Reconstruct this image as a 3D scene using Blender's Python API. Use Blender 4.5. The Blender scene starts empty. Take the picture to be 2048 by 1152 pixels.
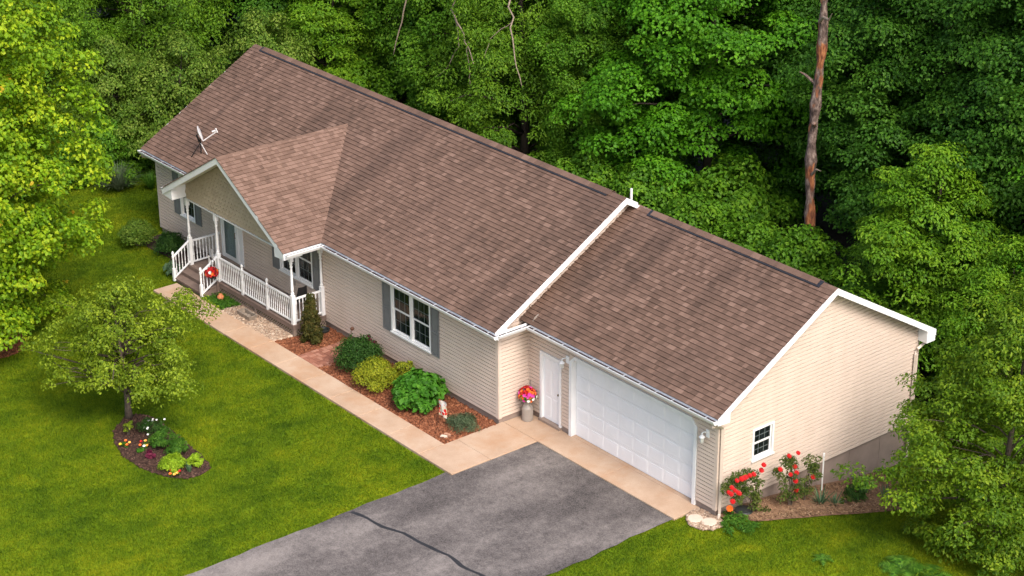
import bpy, math, random
import numpy as np
from mathutils import Vector, Matrix

rng = np.random.default_rng(7)
random.seed(7)
S = bpy.context.scene
COL = S.collection
R = math.radians

# ------------------------------------------------------------------ camera
CAM = np.array([31.655, -32.498, 26.521])
YAW, PITCH, ROLL = 0.8884, -0.4171, -0.0054
cam_d = bpy.data.cameras.new('camera')
cam_d.sensor_width = 36.0
cam_d.lens = 3986.8 / 2048 * 36.0
cam_d.clip_start = 0.5
cam_d.clip_end = 2000
cam = bpy.data.objects.new('camera', cam_d)
COL.objects.link(cam)
_f = Vector((-math.sin(YAW) * math.cos(PITCH), math.cos(YAW) * math.cos(PITCH), math.sin(PITCH)))
_r = Vector((math.cos(YAW), math.sin(YAW), 0))
_u = _r.cross(_f)
_r2 = _r * math.cos(ROLL) + _u * math.sin(ROLL)
_u2 = -_r * math.sin(ROLL) + _u * math.cos(ROLL)
M = Matrix((( _r2.x, _u2.x, -_f.x), (_r2.y, _u2.y, -_f.y), (_r2.z, _u2.z, -_f.z)))
cam.matrix_world = Matrix.Translation(Vector(CAM)) @ M.to_4x4()
S.camera = cam

# ------------------------------------------------------------------ sky and sun
TO_SUN = Vector((0.64, -0.13, 0.75)).normalized()
W = bpy.data.worlds.new('World')
S.world = W
W.use_nodes = True
nt = W.node_tree
sky = nt.nodes.new('ShaderNodeTexSky')
sky.sky_type = 'NISHITA'
sky.sun_disc = False
sky.sun_elevation = math.asin(TO_SUN.z)
sky.sun_rotation = math.atan2(TO_SUN.x, TO_SUN.y)
sky.air_density = 1.0
sky.dust_density = 4.0
sky.ozone_density = 0.6
nt.links.new(sky.outputs[0], nt.nodes['Background'].inputs[0])
nt.nodes['Background'].inputs[1].default_value = 0.15
sun_d = bpy.data.lights.new('sun', 'SUN')
sun_d.energy = 1.45
sun_d.angle = R(24)
sun_d.color = (1.0, 0.95, 0.89)
sun = bpy.data.objects.new('sun', sun_d)
COL.objects.link(sun)
sun.location = (20, 0, 40)
sun.rotation_euler = TO_SUN.to_track_quat('Z', 'Y').to_euler()
S.view_settings.view_transform = 'Standard'
S.view_settings.look = 'None'
S.view_settings.exposure = 0.96
S.view_settings.gamma = 1.0
S.view_settings.use_curve_mapping = False
S.cycles.max_bounces = 8
S.cycles.diffuse_bounces = 3
S.cycles.transparent_max_bounces = 8
S.cycles.caustics_reflective = False
S.cycles.caustics_refractive = False

# ------------------------------------------------------------------ materials
MATS = {}


def srgb(r, g, b):
    def c(v):
        v /= 255.0
        return v / 12.92 if v <= 0.04045 else ((v + 0.055) / 1.055) ** 2.4
    return (c(r), c(g), c(b))


def new_mat(name):
    m = bpy.data.materials.new(name)
    m.use_nodes = True
    MATS[name] = m
    return m, m.node_tree, m.node_tree.nodes['Principled BSDF']


def N(t, kind, **kw):
    n = t.nodes.new(kind)
    for k, v in kw.items():
        setattr(n, k, v)
    return n


def pos_noise(t, scale, detail=4, stretch=None, rough=0.6, rot=None):
    g = N(t, 'ShaderNodeNewGeometry')
    src = g.outputs['Position']
    if stretch or rot:
        mp = N(t, 'ShaderNodeMapping')
        if stretch:
            mp.inputs['Scale'].default_value = stretch
        if rot:
            mp.inputs['Rotation'].default_value = rot
        t.links.new(src, mp.inputs['Vector'])
        src = mp.outputs[0]
    n = N(t, 'ShaderNodeTexNoise')
    n.inputs['Scale'].default_value = scale
    n.inputs['Detail'].default_value = detail
    n.inputs['Roughness'].default_value = rough
    t.links.new(src, n.inputs['Vector'])
    return n.outputs['Fac']


def ramp(t, fac, stops):
    r = N(t, 'ShaderNodeValToRGB')
    e = r.color_ramp.elements
    while len(e) < len(stops):
        e.new(0.5)
    for i, (p, c) in enumerate(stops):
        e[i].position = p
        e[i].color = (c[0], c[1], c[2], 1)
    t.links.new(fac, r.inputs[0])
    return r.outputs[0]


def mix(t, fac, a, b, mode='MIX'):
    m = N(t, 'ShaderNodeMix', data_type='RGBA', blend_type=mode)
    if isinstance(fac, (int, float)):
        m.inputs[0].default_value = fac
    else:
        t.links.new(fac, m.inputs[0])
    for s, i in ((a, 6), (b, 7)):
        if isinstance(s, tuple):
            m.inputs[i].default_value = (s[0], s[1], s[2], 1)
        else:
            t.links.new(s, m.inputs[i])
    return m.outputs[2]


def attr(t, name, typ='GEOMETRY'):
    a = N(t, 'ShaderNodeAttribute', attribute_type=typ)
    a.attribute_name = name
    return a.outputs['Fac']


def math_n(t, op, a, b):
    m = N(t, 'ShaderNodeMath', operation=op)
    for i, s in enumerate((a, b)):
        if isinstance(s, (int, float)):
            m.inputs[i].default_value = s
        else:
            t.links.new(s, m.inputs[i])
    return m.outputs[0]


def bump(t, b, h, strength=0.3, dist=0.02):
    n = N(t, 'ShaderNodeBump')
    n.inputs['Strength'].default_value = strength
    n.inputs['Distance'].default_value = dist
    t.links.new(h, n.inputs['Height'])
    t.links.new(n.outputs[0], b.inputs['Normal'])


def simple(name, col, rough=0.6, var=0.12, scale=6.0, metal=0.0, spec=0.4, bscale=0, bstr=0.2):
    m, t, b = new_mat(name)
    f = pos_noise(t, scale, 5)
    lo = tuple(c * (1 - var) for c in col)
    hi = tuple(min(1, c * (1 + var)) for c in col)
    t.links.new(ramp(t, f, [(0.3, lo), (0.7, hi)]), b.inputs['Base Color'])
    b.inputs['Roughness'].default_value = rough
    b.inputs['Metallic'].default_value = metal
    b.inputs['Specular IOR Level'].default_value = spec
    if bscale:
        bump(t, b, pos_noise(t, bscale, 4), bstr, 0.01)
    return m


def leaf_mat(name, dark, mid, light, trans=0.38, gloss=0.18):
    m, t, b = new_mat(name)
    tint = attr(t, 'tint')
    c = ramp(t, tint, [(0.0, dark), (0.5, mid), (1.0, light)])
    n = pos_noise(t, 0.7, 2)
    c = mix(t, ramp(t, n, [(0.35, (0, 0, 0)), (0.7, (0.45, 0.45, 0.45))]), c, mid)
    t.links.new(c, b.inputs['Base Color'])
    b.inputs['Roughness'].default_value = 0.5
    b.inputs['Specular IOR Level'].default_value = gloss
    tr = N(t, 'ShaderNodeBsdfTranslucent')
    t.links.new(mix(t, 0.4, c, light), tr.inputs[0])
    ms = N(t, 'ShaderNodeMixShader')
    ms.inputs[0].default_value = trans
    out = t.nodes['Material Output']
    t.links.new(b.outputs[0], ms.inputs[1])
    t.links.new(tr.outputs[0], ms.inputs[2])
    t.links.new(ms.outputs[0], out.inputs[0])
    return m


# siding, trims
m_, t_, b_ = new_mat('siding')
_st = pos_noise(t_, 1.0, 5, stretch=(2.6, 2.6, 0.35), rough=0.65)
_c = ramp(t_, _st, [(0.30, (0.595, 0.478, 0.395)), (0.55, (0.625, 0.510, 0.428)), (0.75, (0.645, 0.530, 0.448))])
_c = mix(t_, math_n(t_, 'MULTIPLY', attr(t_, 'tint', 'OBJECT'), 0.22), _c, (0.54, 0.425, 0.35))
t_.links.new(_c, b_.inputs['Base Color'])
b_.inputs['Roughness'].default_value = 0.5
b_.inputs['Specular IOR Level'].default_value = 0.2
simple('white_paint', (0.80, 0.80, 0.80), 0.4, 0.04, 3.0)
simple('white_vinyl', (0.80, 0.79, 0.77), 0.35, 0.04, 2.0)
simple('door_white', (0.82, 0.82, 0.83), 0.4, 0.03, 2.0)
simple('corner_trim', (0.57, 0.47, 0.395), 0.45, 0.05, 2.0)
simple('shutter_grey', (0.17, 0.17, 0.17), 0.6, 0.1, 6.0)
simple('foundation', (0.28, 0.215, 0.18), 0.85, 0.14, 1.6, bscale=40)
simple('vent_dark', (0.02, 0.02, 0.025), 0.5, 0.1, 3.0)
simple('gutter_dark', (0.025, 0.009, 0.008), 0.8, 0.4, 14.0)
simple('deck', (0.19, 0.135, 0.11), 0.7, 0.18, 3.0, bscale=60)
simple('lattice', (0.27, 0.205, 0.165), 0.75, 0.1, 6.0)
simple('black_metal', (0.015, 0.015, 0.016), 0.4, 0.1, 6.0)
simple('dark_plastic', (0.02, 0.025, 0.025), 0.5, 0.1, 6.0)
simple('rust', (0.11, 0.05, 0.03), 0.8, 0.3, 20.0)
simple('terracotta', (0.55, 0.20, 0.08), 0.7, 0.15, 14.0)
simple('trough_stone', (0.26, 0.21, 0.165), 0.9, 0.25, 9.0, bscale=30, bstr=0.5)
simple('milk_can', (0.30, 0.26, 0.225), 0.45, 0.08, 5.0)
simple('dish_grey', (0.62, 0.60, 0.59), 0.4, 0.05, 5.0)
simple('ornament', (0.75, 0.72, 0.68), 0.6, 0.08, 9.0)
simple('bark', (0.10, 0.075, 0.055), 0.9, 0.4, 9.0, bscale=18, bstr=0.6)
simple('pale_bark', (0.22, 0.17, 0.125), 0.9, 0.3, 7.0, bscale=18, bstr=0.6)
simple('forest_bark', (0.055, 0.04, 0.03), 0.9, 0.4, 5.0, bscale=10, bstr=0.6)
simple('soil_dark', (0.045, 0.025, 0.019), 0.95, 0.5, 16.0, bscale=40, bstr=0.8)
simple('soil_red', (0.13, 0.045, 0.022), 0.95, 0.5, 18.0, bscale=40, bstr=0.8)
simple('soil_tan', (0.19, 0.108, 0.062), 0.95, 0.35, 7.0, bscale=30, bstr=0.8)
simple('step_stone', (0.58, 0.48, 0.385), 0.85, 0.08, 9.0, bscale=50, bstr=0.3)
simple('muntin_grey', (0.16, 0.19, 0.18), 0.5, 0.05, 5.0)
simple('curtain', (0.20, 0.21, 0.21), 0.9, 0.5, 6.0)
simple('interior', (0.03, 0.034, 0.034), 0.9, 0.2, 3.0)
simple('petal_red', (0.42, 0.005, 0.006), 0.6, 0.25, 40.0)
simple('petal_orange', (0.85, 0.16, 0.02), 0.6, 0.25, 40.0)
simple('petal_apricot', (0.85, 0.40, 0.07), 0.6, 0.25, 40.0)
simple('petal_white', (0.85, 0.85, 0.78), 0.6, 0.05, 40.0)
simple('petal_yellow', (0.80, 0.55, 0.03), 0.6, 0.1, 40.0)
simple('petal_pink', (0.72, 0.05, 0.35), 0.6, 0.3, 40.0)
simple('old_brick', (0.42, 0.22, 0.14), 0.9, 0.2, 20.0)
simple('lamp_glass', (0.55, 0.55, 0.52), 0.1, 0.05, 9.0)
simple('brass', (0.16, 0.12, 0.05), 0.35, 0.1, 9.0, metal=0.8)


def mk_glass(name, clear):
    m, t, b = new_mat(name)
    b.inputs['Base Color'].default_value = (0.012, 0.016, 0.018, 1)
    b.inputs['Roughness'].default_value = 0.06
    b.inputs['Specular IOR Level'].default_value = 0.9
    tr = N(t, 'ShaderNodeBsdfTransparent')
    tr.inputs[0].default_value = (0.75, 0.8, 0.8, 1)
    ms = N(t, 'ShaderNodeMixShader')
    ms.inputs[0].default_value = clear
    t.links.new(b.outputs[0], ms.inputs[1])
    t.links.new(tr.outputs[0], ms.inputs[2])
    t.links.new(ms.outputs[0], t.nodes['Material Output'].inputs[0])


mk_glass('glass', 0.6)
mk_glass('storm_glass', 0.88)


def mk_shingle():
    m, t, b = new_mat('shingle')
    tint = math_n(t, 'ADD', attr(t, 'tint'), attr(t, 'tint', 'OBJECT'))
    c = ramp(t, tint, [(0.0, (0.080, 0.048, 0.034)), (0.35, (0.118, 0.071, 0.051)),
                       (0.65, (0.152, 0.092, 0.067)), (1.0, (0.232, 0.146, 0.110))])
    g = pos_noise(t, 55, 3)
    c = mix(t, 0.22, c, ramp(t, g, [(0.3, (0.05, 0.032, 0.026)), (0.7, (0.27, 0.18, 0.14))]))
    # algae streaks that run down the slope of the main roof, patchy
    st = pos_noise(t, 1.0, 3, stretch=(1.35, 0.12, 0.12), rough=0.5)
    pt = pos_noise(t, 0.30, 2)
    k = math_n(t, 'MULTIPLY', ramp(t, st, [(0.48, (0, 0, 0)), (0.62, (1, 1, 1))]),
               ramp(t, pt, [(0.38, (0, 0, 0)), (0.56, (0.5, 0.5, 0.5))]))
    nz = N(t, 'ShaderNodeNewGeometry')
    sx = N(t, 'ShaderNodeSeparateXYZ')
    t.links.new(nz.outputs['True Normal'], sx.inputs[0])
    k = math_n(t, 'MULTIPLY', k, math_n(t, 'LESS_THAN', sx.outputs[1], -0.25))
    c = mix(t, k, c, (0.050, 0.034, 0.027))
    # wide weathering: paler and rosier in places
    wd = pos_noise(t, 0.22, 3)
    c = mix(t, ramp(t, wd, [(0.40, (0, 0, 0)), (0.75, (0.3, 0.3, 0.3))]), c, (0.19, 0.118, 0.092))
    t.links.new(c, b.inputs['Base Color'])
    b.inputs['Roughness'].default_value = 0.92
    b.inputs['Specular IOR Level'].default_value = 0.15
    bump(t, b, pos_noise(t, 90, 2), 0.35, 0.006)


mk_shingle()


def mk_concrete():
    m, t, b = new_mat('concrete')
    c = ramp(t, pos_noise(t, 0.9, 6), [(0.3, (0.38, 0.245, 0.155)), (0.5, (0.46, 0.315, 0.215)), (0.72, (0.52, 0.385, 0.28))])
    sp = ramp(t, pos_noise(t, 60, 2), [(0.35, (0.30, 0.22, 0.16)), (0.6, (0.5, 0.4, 0.31))])
    c = mix(t, 0.25, c, sp)
    rs = ramp(t, pos_noise(t, 0.7, 6, rough=0.75), [(0.48, (0, 0, 0)), (0.68, (0.6, 0.6, 0.6))])
    c = mix(t, rs, c, (0.40, 0.22, 0.115))
    t.links.new(c, b.inputs['Base Color'])
    b.inputs['Roughness'].default_value = 0.88
    b.inputs['Specular IOR Level'].default_value = 0.2
    bump(t, b, pos_noise(t, 80, 3), 0.2, 0.004)


mk_concrete()


def mk_asphalt():
    m, t, b = new_mat('asphalt')
    lo = pos_noise(t, 0.42, 5, stretch=(1.1, 0.55, 1), rough=0.6)
    me_ = pos_noise(t, 4.5, 6, rough=0.75)
    f = math_n(t, 'ADD', math_n(t, 'MULTIPLY', lo, 0.70), math_n(t, 'MULTIPLY', me_, 0.30))
    c = ramp(t, f, [(0.38, (0.030, 0.027, 0.026)), (0.46, (0.085, 0.075, 0.070)), (0.54, (0.185, 0.163, 0.149)), (0.62, (0.300, 0.264, 0.238))])
    sp = ramp(t, pos_noise(t, 30, 4, rough=0.85), [(0.36, (0.012, 0.011, 0.012)), (0.64, (0.26, 0.225, 0.21))])
    c = mix(t, 0.42, c, sp)
    t.links.new(c, b.inputs['Base Color'])
    b.inputs['Roughness'].default_value = 0.9
    b.inputs['Specular IOR Level'].default_value = 0.15
    bump(t, b, pos_noise(t, 35, 4), 0.8, 0.01)

mk_asphalt()
simple('tar', (0.022, 0.021, 0.022), 0.6, 0.25, 9.0)


def turf_colour(t, tint):
    big = pos_noise(t, 0.42, 5, rough=0.62)
    med = pos_noise(t, 1.9, 4, stretch=(1, 0.6, 1), rough=0.65)
    f = math_n(t, 'ADD', math_n(t, 'MULTIPLY', tint, 0.24), math_n(t, 'ADD', math_n(t, 'MULTIPLY', big, 0.50), math_n(t, 'MULTIPLY', med, 0.35)))
    wv = N(t, 'ShaderNodeTexWave', wave_type='BANDS', bands_direction='X', wave_profile='SIN')
    wv.inputs['Scale'].default_value = 0.30
    wv.inputs['Distortion'].default_value = 1.2
    gp = N(t, 'ShaderNodeNewGeometry')
    t.links.new(gp.outputs['Position'], wv.inputs['Vector'])
    f = math_n(t, 'ADD', f, math_n(t, 'MULTIPLY', wv.outputs['Fac'], 0.03))
    return ramp(t, f, [(0.41, (0.036, 0.078, 0.003)), (0.52, (0.088, 0.150, 0.004)),
                       (0.63, (0.145, 0.203, 0.005)), (0.75, (0.245, 0.255, 0.007))])


def mk_ground():
    m, t, b = new_mat('turf')
    c = turf_colour(t, pos_noise(t, 30, 3))
    t.links.new(c, b.inputs['Base Color'])
    b.inputs['Roughness'].default_value = 0.95
    b.inputs['Specular IOR Level'].default_value = 0.1


mk_ground()


def mk_grass():
    m, t, b = new_mat('grass')
    c = turf_colour(t, attr(t, 'tint'))
    t.links.new(c, b.inputs['Base Color'])
    b.inputs['Roughness'].default_value = 0.6
    b.inputs['Specular IOR Level'].default_value = 0.15
    tr = N(t, 'ShaderNodeBsdfTranslucent')
    t.links.new(c, tr.inputs[0])
    ms = N(t, 'ShaderNodeMixShader')
    ms.inputs[0].default_value = 0.35
    t.links.new(b.outputs[0], ms.inputs[1])
    t.links.new(tr.outputs[0], ms.inputs[2])
    t.links.new(ms.outputs[0], t.nodes['Material Output'].inputs[0])


mk_grass()


def mk_tinted(name, stops, rough=0.85, spec=0.2):
    m, t, b = new_mat(name)
    tint = math_n(t, 'ADD', attr(t, 'tint'), attr(t, 'tint', 'OBJECT'))
    c = ramp(t, tint, stops)
    c = mix(t, 0.25, c, ramp(t, pos_noise(t, 30, 3), [(0.3, tuple(x * .5 for x in stops[0][1])), (0.7, stops[-1][1])]))
    t.links.new(c, b.inputs['Base Color'])
    b.inputs['Roughness'].default_value = rough
    b.inputs['Specular IOR Level'].default_value = spec
    return m


mk_tinted('scallop', [(0, (0.36, 0.285, 0.19)), (0.5, (0.42, 0.335, 0.23)), (1, (0.47, 0.38, 0.265))], 0.6)
mk_tinted('mulch_red', [(0, (0.07, 0.020, 0.010)), (0.5, (0.19, 0.062, 0.028)), (1, (0.36, 0.15, 0.075))])
mk_tinted('mulch_brown', [(0, (0.022, 0.012, 0.010)), (0.6, (0.050, 0.025, 0.018)), (1, (0.14, 0.08, 0.055))])
mk_tinted('pebble', [(0, (0.17, 0.10, 0.065)), (0.5, (0.36, 0.245, 0.165)), (1, (0.62, 0.50, 0.39))])
mk_tinted('paver', [(0, (0.20, 0.075, 0.05)), (0.5, (0.31, 0.13, 0.085)), (1, (0.40, 0.20, 0.14))])
mk_tinted('straw', [(0, (0.08, 0.04, 0.022)), (0.5, (0.20, 0.115, 0.062)), (1, (0.38, 0.25, 0.15))])


def mk_snag():
    m, t, b = new_mat('snag_bark')
    bk = ramp(t, pos_noise(t, 9, 5, stretch=(1, 1, 0.4), rough=0.7), [(0.38, (0.03, 0.018, 0.014)), (0.52, (0.12, 0.08, 0.065)), (0.68, (0.30, 0.23, 0.19))])
    bare = ramp(t, pos_noise(t, 12, 4, stretch=(1, 1, 0.25)), [(0.36, (0.08, 0.025, 0.012)), (0.52, (0.22, 0.075, 0.028)), (0.68, (0.40, 0.17, 0.065))])
    k = ramp(t, pos_noise(t, 1.1, 3, stretch=(1.3, 1.3, 0.7)), [(0.52, (0, 0, 0)), (0.57, (1, 1, 1))])
    t.links.new(mix(t, k, bk, bare), b.inputs['Base Color'])
    b.inputs['Roughness'].default_value = 0.9
    bump(t, b, pos_noise(t, 14, 4, stretch=(1, 1, 0.4)), 0.7, 0.03)


mk_snag()


def mk_flag():
    m, t, b = new_mat('flag_print')
    tc = N(t, 'ShaderNodeTexCoord')
    v = N(t, 'ShaderNodeTexVoronoi')
    v.inputs['Scale'].default_value = 4.4
    t.links.new(tc.outputs['UV'], v.inputs['Vector'])
    k = ramp(t, v.outputs['Distance'], [(0.46, (1, 1, 1)), (0.52, (0, 0, 0))])
    pap = ramp(t, pos_noise(t, 7, 2), [(0.4, (0.80, 0.78, 0.74)), (0.62, (0.75, 0.60, 0.36))])
    red = ramp(t, v.outputs['Distance'], [(0.05, (0.25, 0.01, 0.01)), (0.16, (0.70, 0.02, 0.015))])
    t.links.new(mix(t, k, pap, red), b.inputs['Base Color'])
    b.inputs['Roughness'].default_value = 0.8


mk_flag()

# foliage
leaf_mat('leaf_maple_gold', (0.058, 0.150, 0.006), (0.185, 0.335, 0.010), (0.46, 0.54, 0.020))
leaf_mat('leaf_red_tip', (0.45, 0.32, 0.025), (0.58, 0.42, 0.03), (0.68, 0.52, 0.05))
leaf_mat('leaf_maple', (0.030, 0.115, 0.005), (0.075, 0.235, 0.008), (0.140, 0.340, 0.014))
leaf_mat('leaf_vine', (0.034, 0.108, 0.007), (0.092, 0.225, 0.012), (0.180, 0.335, 0.020))
leaf_mat('leaf_ash', (0.038, 0.105, 0.007), (0.098, 0.215, 0.011), (0.190, 0.330, 0.018))
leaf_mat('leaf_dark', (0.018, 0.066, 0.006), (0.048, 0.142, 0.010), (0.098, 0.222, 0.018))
leaf_mat('leaf_bright', (0.044, 0.130, 0.006), (0.115, 0.255, 0.010), (0.225, 0.370, 0.018))
leaf_mat('leaf_honeysuckle', (0.045, 0.105, 0.010), (0.112, 0.205, 0.018), (0.240, 0.320, 0.050))
leaf_mat('leaf_crab', (0.060, 0.118, 0.007), (0.160, 0.240, 0.012), (0.335, 0.420, 0.028))
leaf_mat('leaf_right', (0.034, 0.092, 0.005), (0.105, 0.200, 0.009), (0.250, 0.345, 0.016))
leaf_mat('leaf_lime', (0.13, 0.24, 0.012), (0.27, 0.42, 0.018), (0.40, 0.55, 0.035))
leaf_mat('leaf_spirea', (0.10, 0.16, 0.012), (0.26, 0.31, 0.018), (0.50, 0.48, 0.035))
leaf_mat('leaf_boxwood', (0.015, 0.050, 0.010), (0.038, 0.105, 0.016), (0.085, 0.175, 0.028))
leaf_mat('leaf_hydrangea', (0.030, 0.110, 0.010), (0.065, 0.215, 0.016), (0.130, 0.320, 0.032))
leaf_mat('leaf_arborvitae', (0.035, 0.045, 0.010), (0.080, 0.085, 0.018), (0.150, 0.115, 0.030))
leaf_mat('leaf_lavender', (0.050, 0.085, 0.040), (0.110, 0.165, 0.085), (0.220, 0.250, 0.140))
leaf_mat('leaf_purple', (0.060, 0.008, 0.022), (0.150, 0.018, 0.050), (0.260, 0.050, 0.090))
leaf_mat('leaf_green', (0.025, 0.080, 0.010), (0.065, 0.180, 0.016), (0.150, 0.300, 0.030))
leaf_mat('leaf_rose', (0.025, 0.055, 0.012), (0.075, 0.125, 0.020), (0.190, 0.210, 0.040))
leaf_mat('leaf_iris', (0.040, 0.090, 0.045), (0.090, 0.170, 0.085), (0.180, 0.270, 0.140))


# ------------------------------------------------------------------ geometry helpers
class G:
    """collects vertices and faces, with an optional tint per face"""
    def __init__(self):
        self.v, self.f, self.t = [], [], []

    def add(self, v, f, tint=0.5):
        o = len(self.v)
        self.v += [tuple(map(float, p)) for p in v]
        self.f += [tuple(i + o for i in q) for q in f]
        self.t += [tint] * len(f)
        return self

    def box(self, x0, x1, y0, y1, z0, z1, tint=0.5):
        v = [(x0, y0, z0), (x1, y0, z0), (x1, y1, z0), (x0, y1, z0), (x0, y0, z1), (x1, y0, z1), (x1, y1, z1), (x0, y1, z1)]
        return self.add(v, [(0, 3, 2, 1), (4, 5, 6, 7), (0, 1, 5, 4), (1, 2, 6, 5), (2, 3, 7, 6), (3, 0, 4, 7)], tint)

    def hexa(self, bot, top, tint=0.5):
        """bot and top: 4 points each, same winding (ccw seen from above)"""
        return self.add(list(bot) + list(top), [(0, 3, 2, 1), (4, 5, 6, 7), (0, 1, 5, 4), (1, 2, 6, 5), (2, 3, 7, 6), (3, 0, 4, 7)], tint)

    def prism(self, poly, ext, tint=0.5):
        """polygon of 3d points swept along ext"""
        n = len(poly)
        e = np.array(ext, float)
        v = [tuple(p) for p in poly] + [tuple(np.array(p, float) + e) for p in poly]
        f = [tuple(range(n - 1, -1, -1)), tuple(range(n, 2 * n))] + [(i, (i + 1) % n, n + (i + 1) % n, n + i) for i in range(n)]
        return self.add(v, f, tint)

    def lathe(self, prof, c, seg=12, tint=0.5):
        v, f = [], []
        m = len(prof)
        for r, z in prof:
            for k in range(seg):
                a = 2 * math.pi * k / seg
                v.append((c[0] + r * math.cos(a), c[1] + r * math.sin(a), c[2] + z))
        for i in range(m - 1):
            for k in range(seg):
                k2 = (k + 1) % seg
                f.append((i * seg + k, i * seg + k2, (i + 1) * seg + k2, (i + 1) * seg + k))
        f.append(tuple(range(seg - 1, -1, -1)))
        f.append(tuple((m - 1) * seg + k for k in range(seg)))
        return self.add(v, f, tint)

    def tube(self, pts, rad, seg=6, tint=0.5):
        pts = [np.array(p, float) for p in pts]
        if not hasattr(rad, '__len__'):
            rad = [rad] * len(pts)
        v, f = [], []
        for i, p in enumerate(pts):
            d = pts[min(i + 1, len(pts) - 1)] - pts[max(i - 1, 0)]
            d = d / (np.linalg.norm(d) + 1e-9)
            a = np.cross(d, (0, 0, 1.0) if abs(d[2]) < 0.9 else (1.0, 0, 0))
            a /= np.linalg.norm(a)
            b = np.cross(d, a)
            for k in range(seg):
                t = 2 * math.pi * k / seg
                v.append(p + rad[i] * (math.cos(t) * a + math.sin(t) * b))
        for i in range(len(pts) - 1):
            for k in range(seg):
                k2 = (k + 1) % seg
                f.append((i * seg + k, (i + 1) * seg + k, (i + 1) * seg + k2, i * seg + k2))
        f.append(tuple(range(seg)))
        f.append(tuple((len(pts) - 1) * seg + k for k in range(seg - 1, -1, -1)))
        return self.add(v, f, tint)

    def ball(self, c, r, seg=8, rings=5, tint=0.5, flat=(1, 1, 1)):
        v, f = [(c[0], c[1], c[2] - r * flat[2])], []
        for i in range(1, rings):
            ph = math.pi * i / rings - math.pi / 2
            for k in range(seg):
                a = 2 * math.pi * k / seg
                v.append((c[0] + r * flat[0] * math.cos(ph) * math.cos(a), c[1] + r * flat[1] * math.cos(ph) * math.sin(a), c[2] + r * flat[2] * math.sin(ph)))
        v.append((c[0], c[1], c[2] + r * flat[2]))
        for k in range(seg):
            f.append((0, 1 + (k + 1) % seg, 1 + k))
            for i in range(rings - 2):
                a, b2 = 1 + i * seg, 1 + (i + 1) * seg
                f.append((a + k, a + (k + 1) % seg, b2 + (k + 1) % seg, b2 + k))
            a = 1 + (rings - 2) * seg
            f.append((a + k, a + (k + 1) % seg, len(v) - 1))
        return self.add(v, f, tint)


WLOC = {}


def mesh_of(name, g, m):
    me = bpy.data.meshes.new(name)
    me.from_pydata(g.v, [], g.f)
    at = me.attributes.new('tint', 'FLOAT', 'FACE')
    at.data.foreach_set('value', np.array(g.t, np.float32))
    me.materials.append(MATS[m])
    return me


def link(name, data, loc, parent=None):
    o = bpy.data.objects.new(name, data)
    COL.objects.link(o)
    loc = Vector(loc)
    if parent is not None:
        o.parent = parent
        o.location = loc - WLOC[parent.name]
    else:
        o.location = loc
    WLOC[o.name] = loc
    return o


def obj(name, g, m, parent=None, smooth=False):
    """link the collected world-space geometry as ONE mesh object with its origin at its base"""
    a = np.array(g.v)
    lo, hi = a.min(0), a.max(0)
    loc = np.array([(lo[0] + hi[0]) / 2, (lo[1] + hi[1]) / 2, lo[2]])
    g.v = [tuple(p) for p in (a - loc)]
    me = mesh_of(name, g, m)
    if smooth:
        me.polygons.foreach_set('use_smooth', [True] * len(me.polygons))
    return link(name, me, loc, parent)


def thing(name, loc, label, cat, group=None):
    o = link(name, None, loc)
    o.empty_display_size = 0.2
    return tag(o, label, cat, group)


def tag(o, label=None, cat=None, group=None, kind=None):
    if label:
        o['label'] = label
    if cat:
        o['category'] = cat
    if group:
        o['group'] = group
    if kind:
        o['kind'] = kind
    return o


def fast_mesh(name, V, F, m, tint=None):
    """V (n,3), F (k,3) triangles, by foreach_set"""
    me = bpy.data.meshes.new(name)
    me.vertices.add(len(V))
    me.vertices.foreach_set('co', np.asarray(V, np.float32).ravel())
    k = len(F)
    me.loops.add(k * 3)
    me.polygons.add(k)
    me.loops.foreach_set('vertex_index', np.asarray(F, np.int32).ravel())
    me.polygons.foreach_set('loop_start', np.arange(0, 3 * k, 3, dtype=np.int32))
    me.update(calc_edges=True)
    if tint is not None:
        at = me.attributes.new('tint', 'FLOAT', 'FACE')
        at.data.foreach_set('value', np.asarray(tint, np.float32))
    me.materials.append(MATS[m])
    return me


def norm(a):
    return a / (np.linalg.norm(a, axis=1, keepdims=True) + 1e-9)


def leaf_arrays(P, Nn, size, elong=1.6, fold=0.22, D=None):
    n = len(P)
    size = np.broadcast_to(size, (n,))[:, None]
    if D is None:
        D = rng.normal(size=(n, 3))
    D = D - Nn * (D * Nn).sum(1, keepdims=True)
    D = norm(D)
    Wd = np.cross(Nn, D)
    w = size / elong
    base = P - D * size * 0.5
    tip = P + D * size * 0.5 - Nn * size * 0.10
    mid = P - D * size * 0.06
    left = mid + Wd * w * 0.5 + Nn * w * fold
    right = mid - Wd * w * 0.5 + Nn * w * fold
    V = np.stack([base, right, tip, left], 1).reshape(-1, 3)
    i = np.arange(n)[:, None] * 4
    F = np.concatenate([i + np.array([[0, 1, 2]]), i + np.array([[0, 2, 3]])], 1).reshape(-1, 3)
    return V, F


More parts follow.
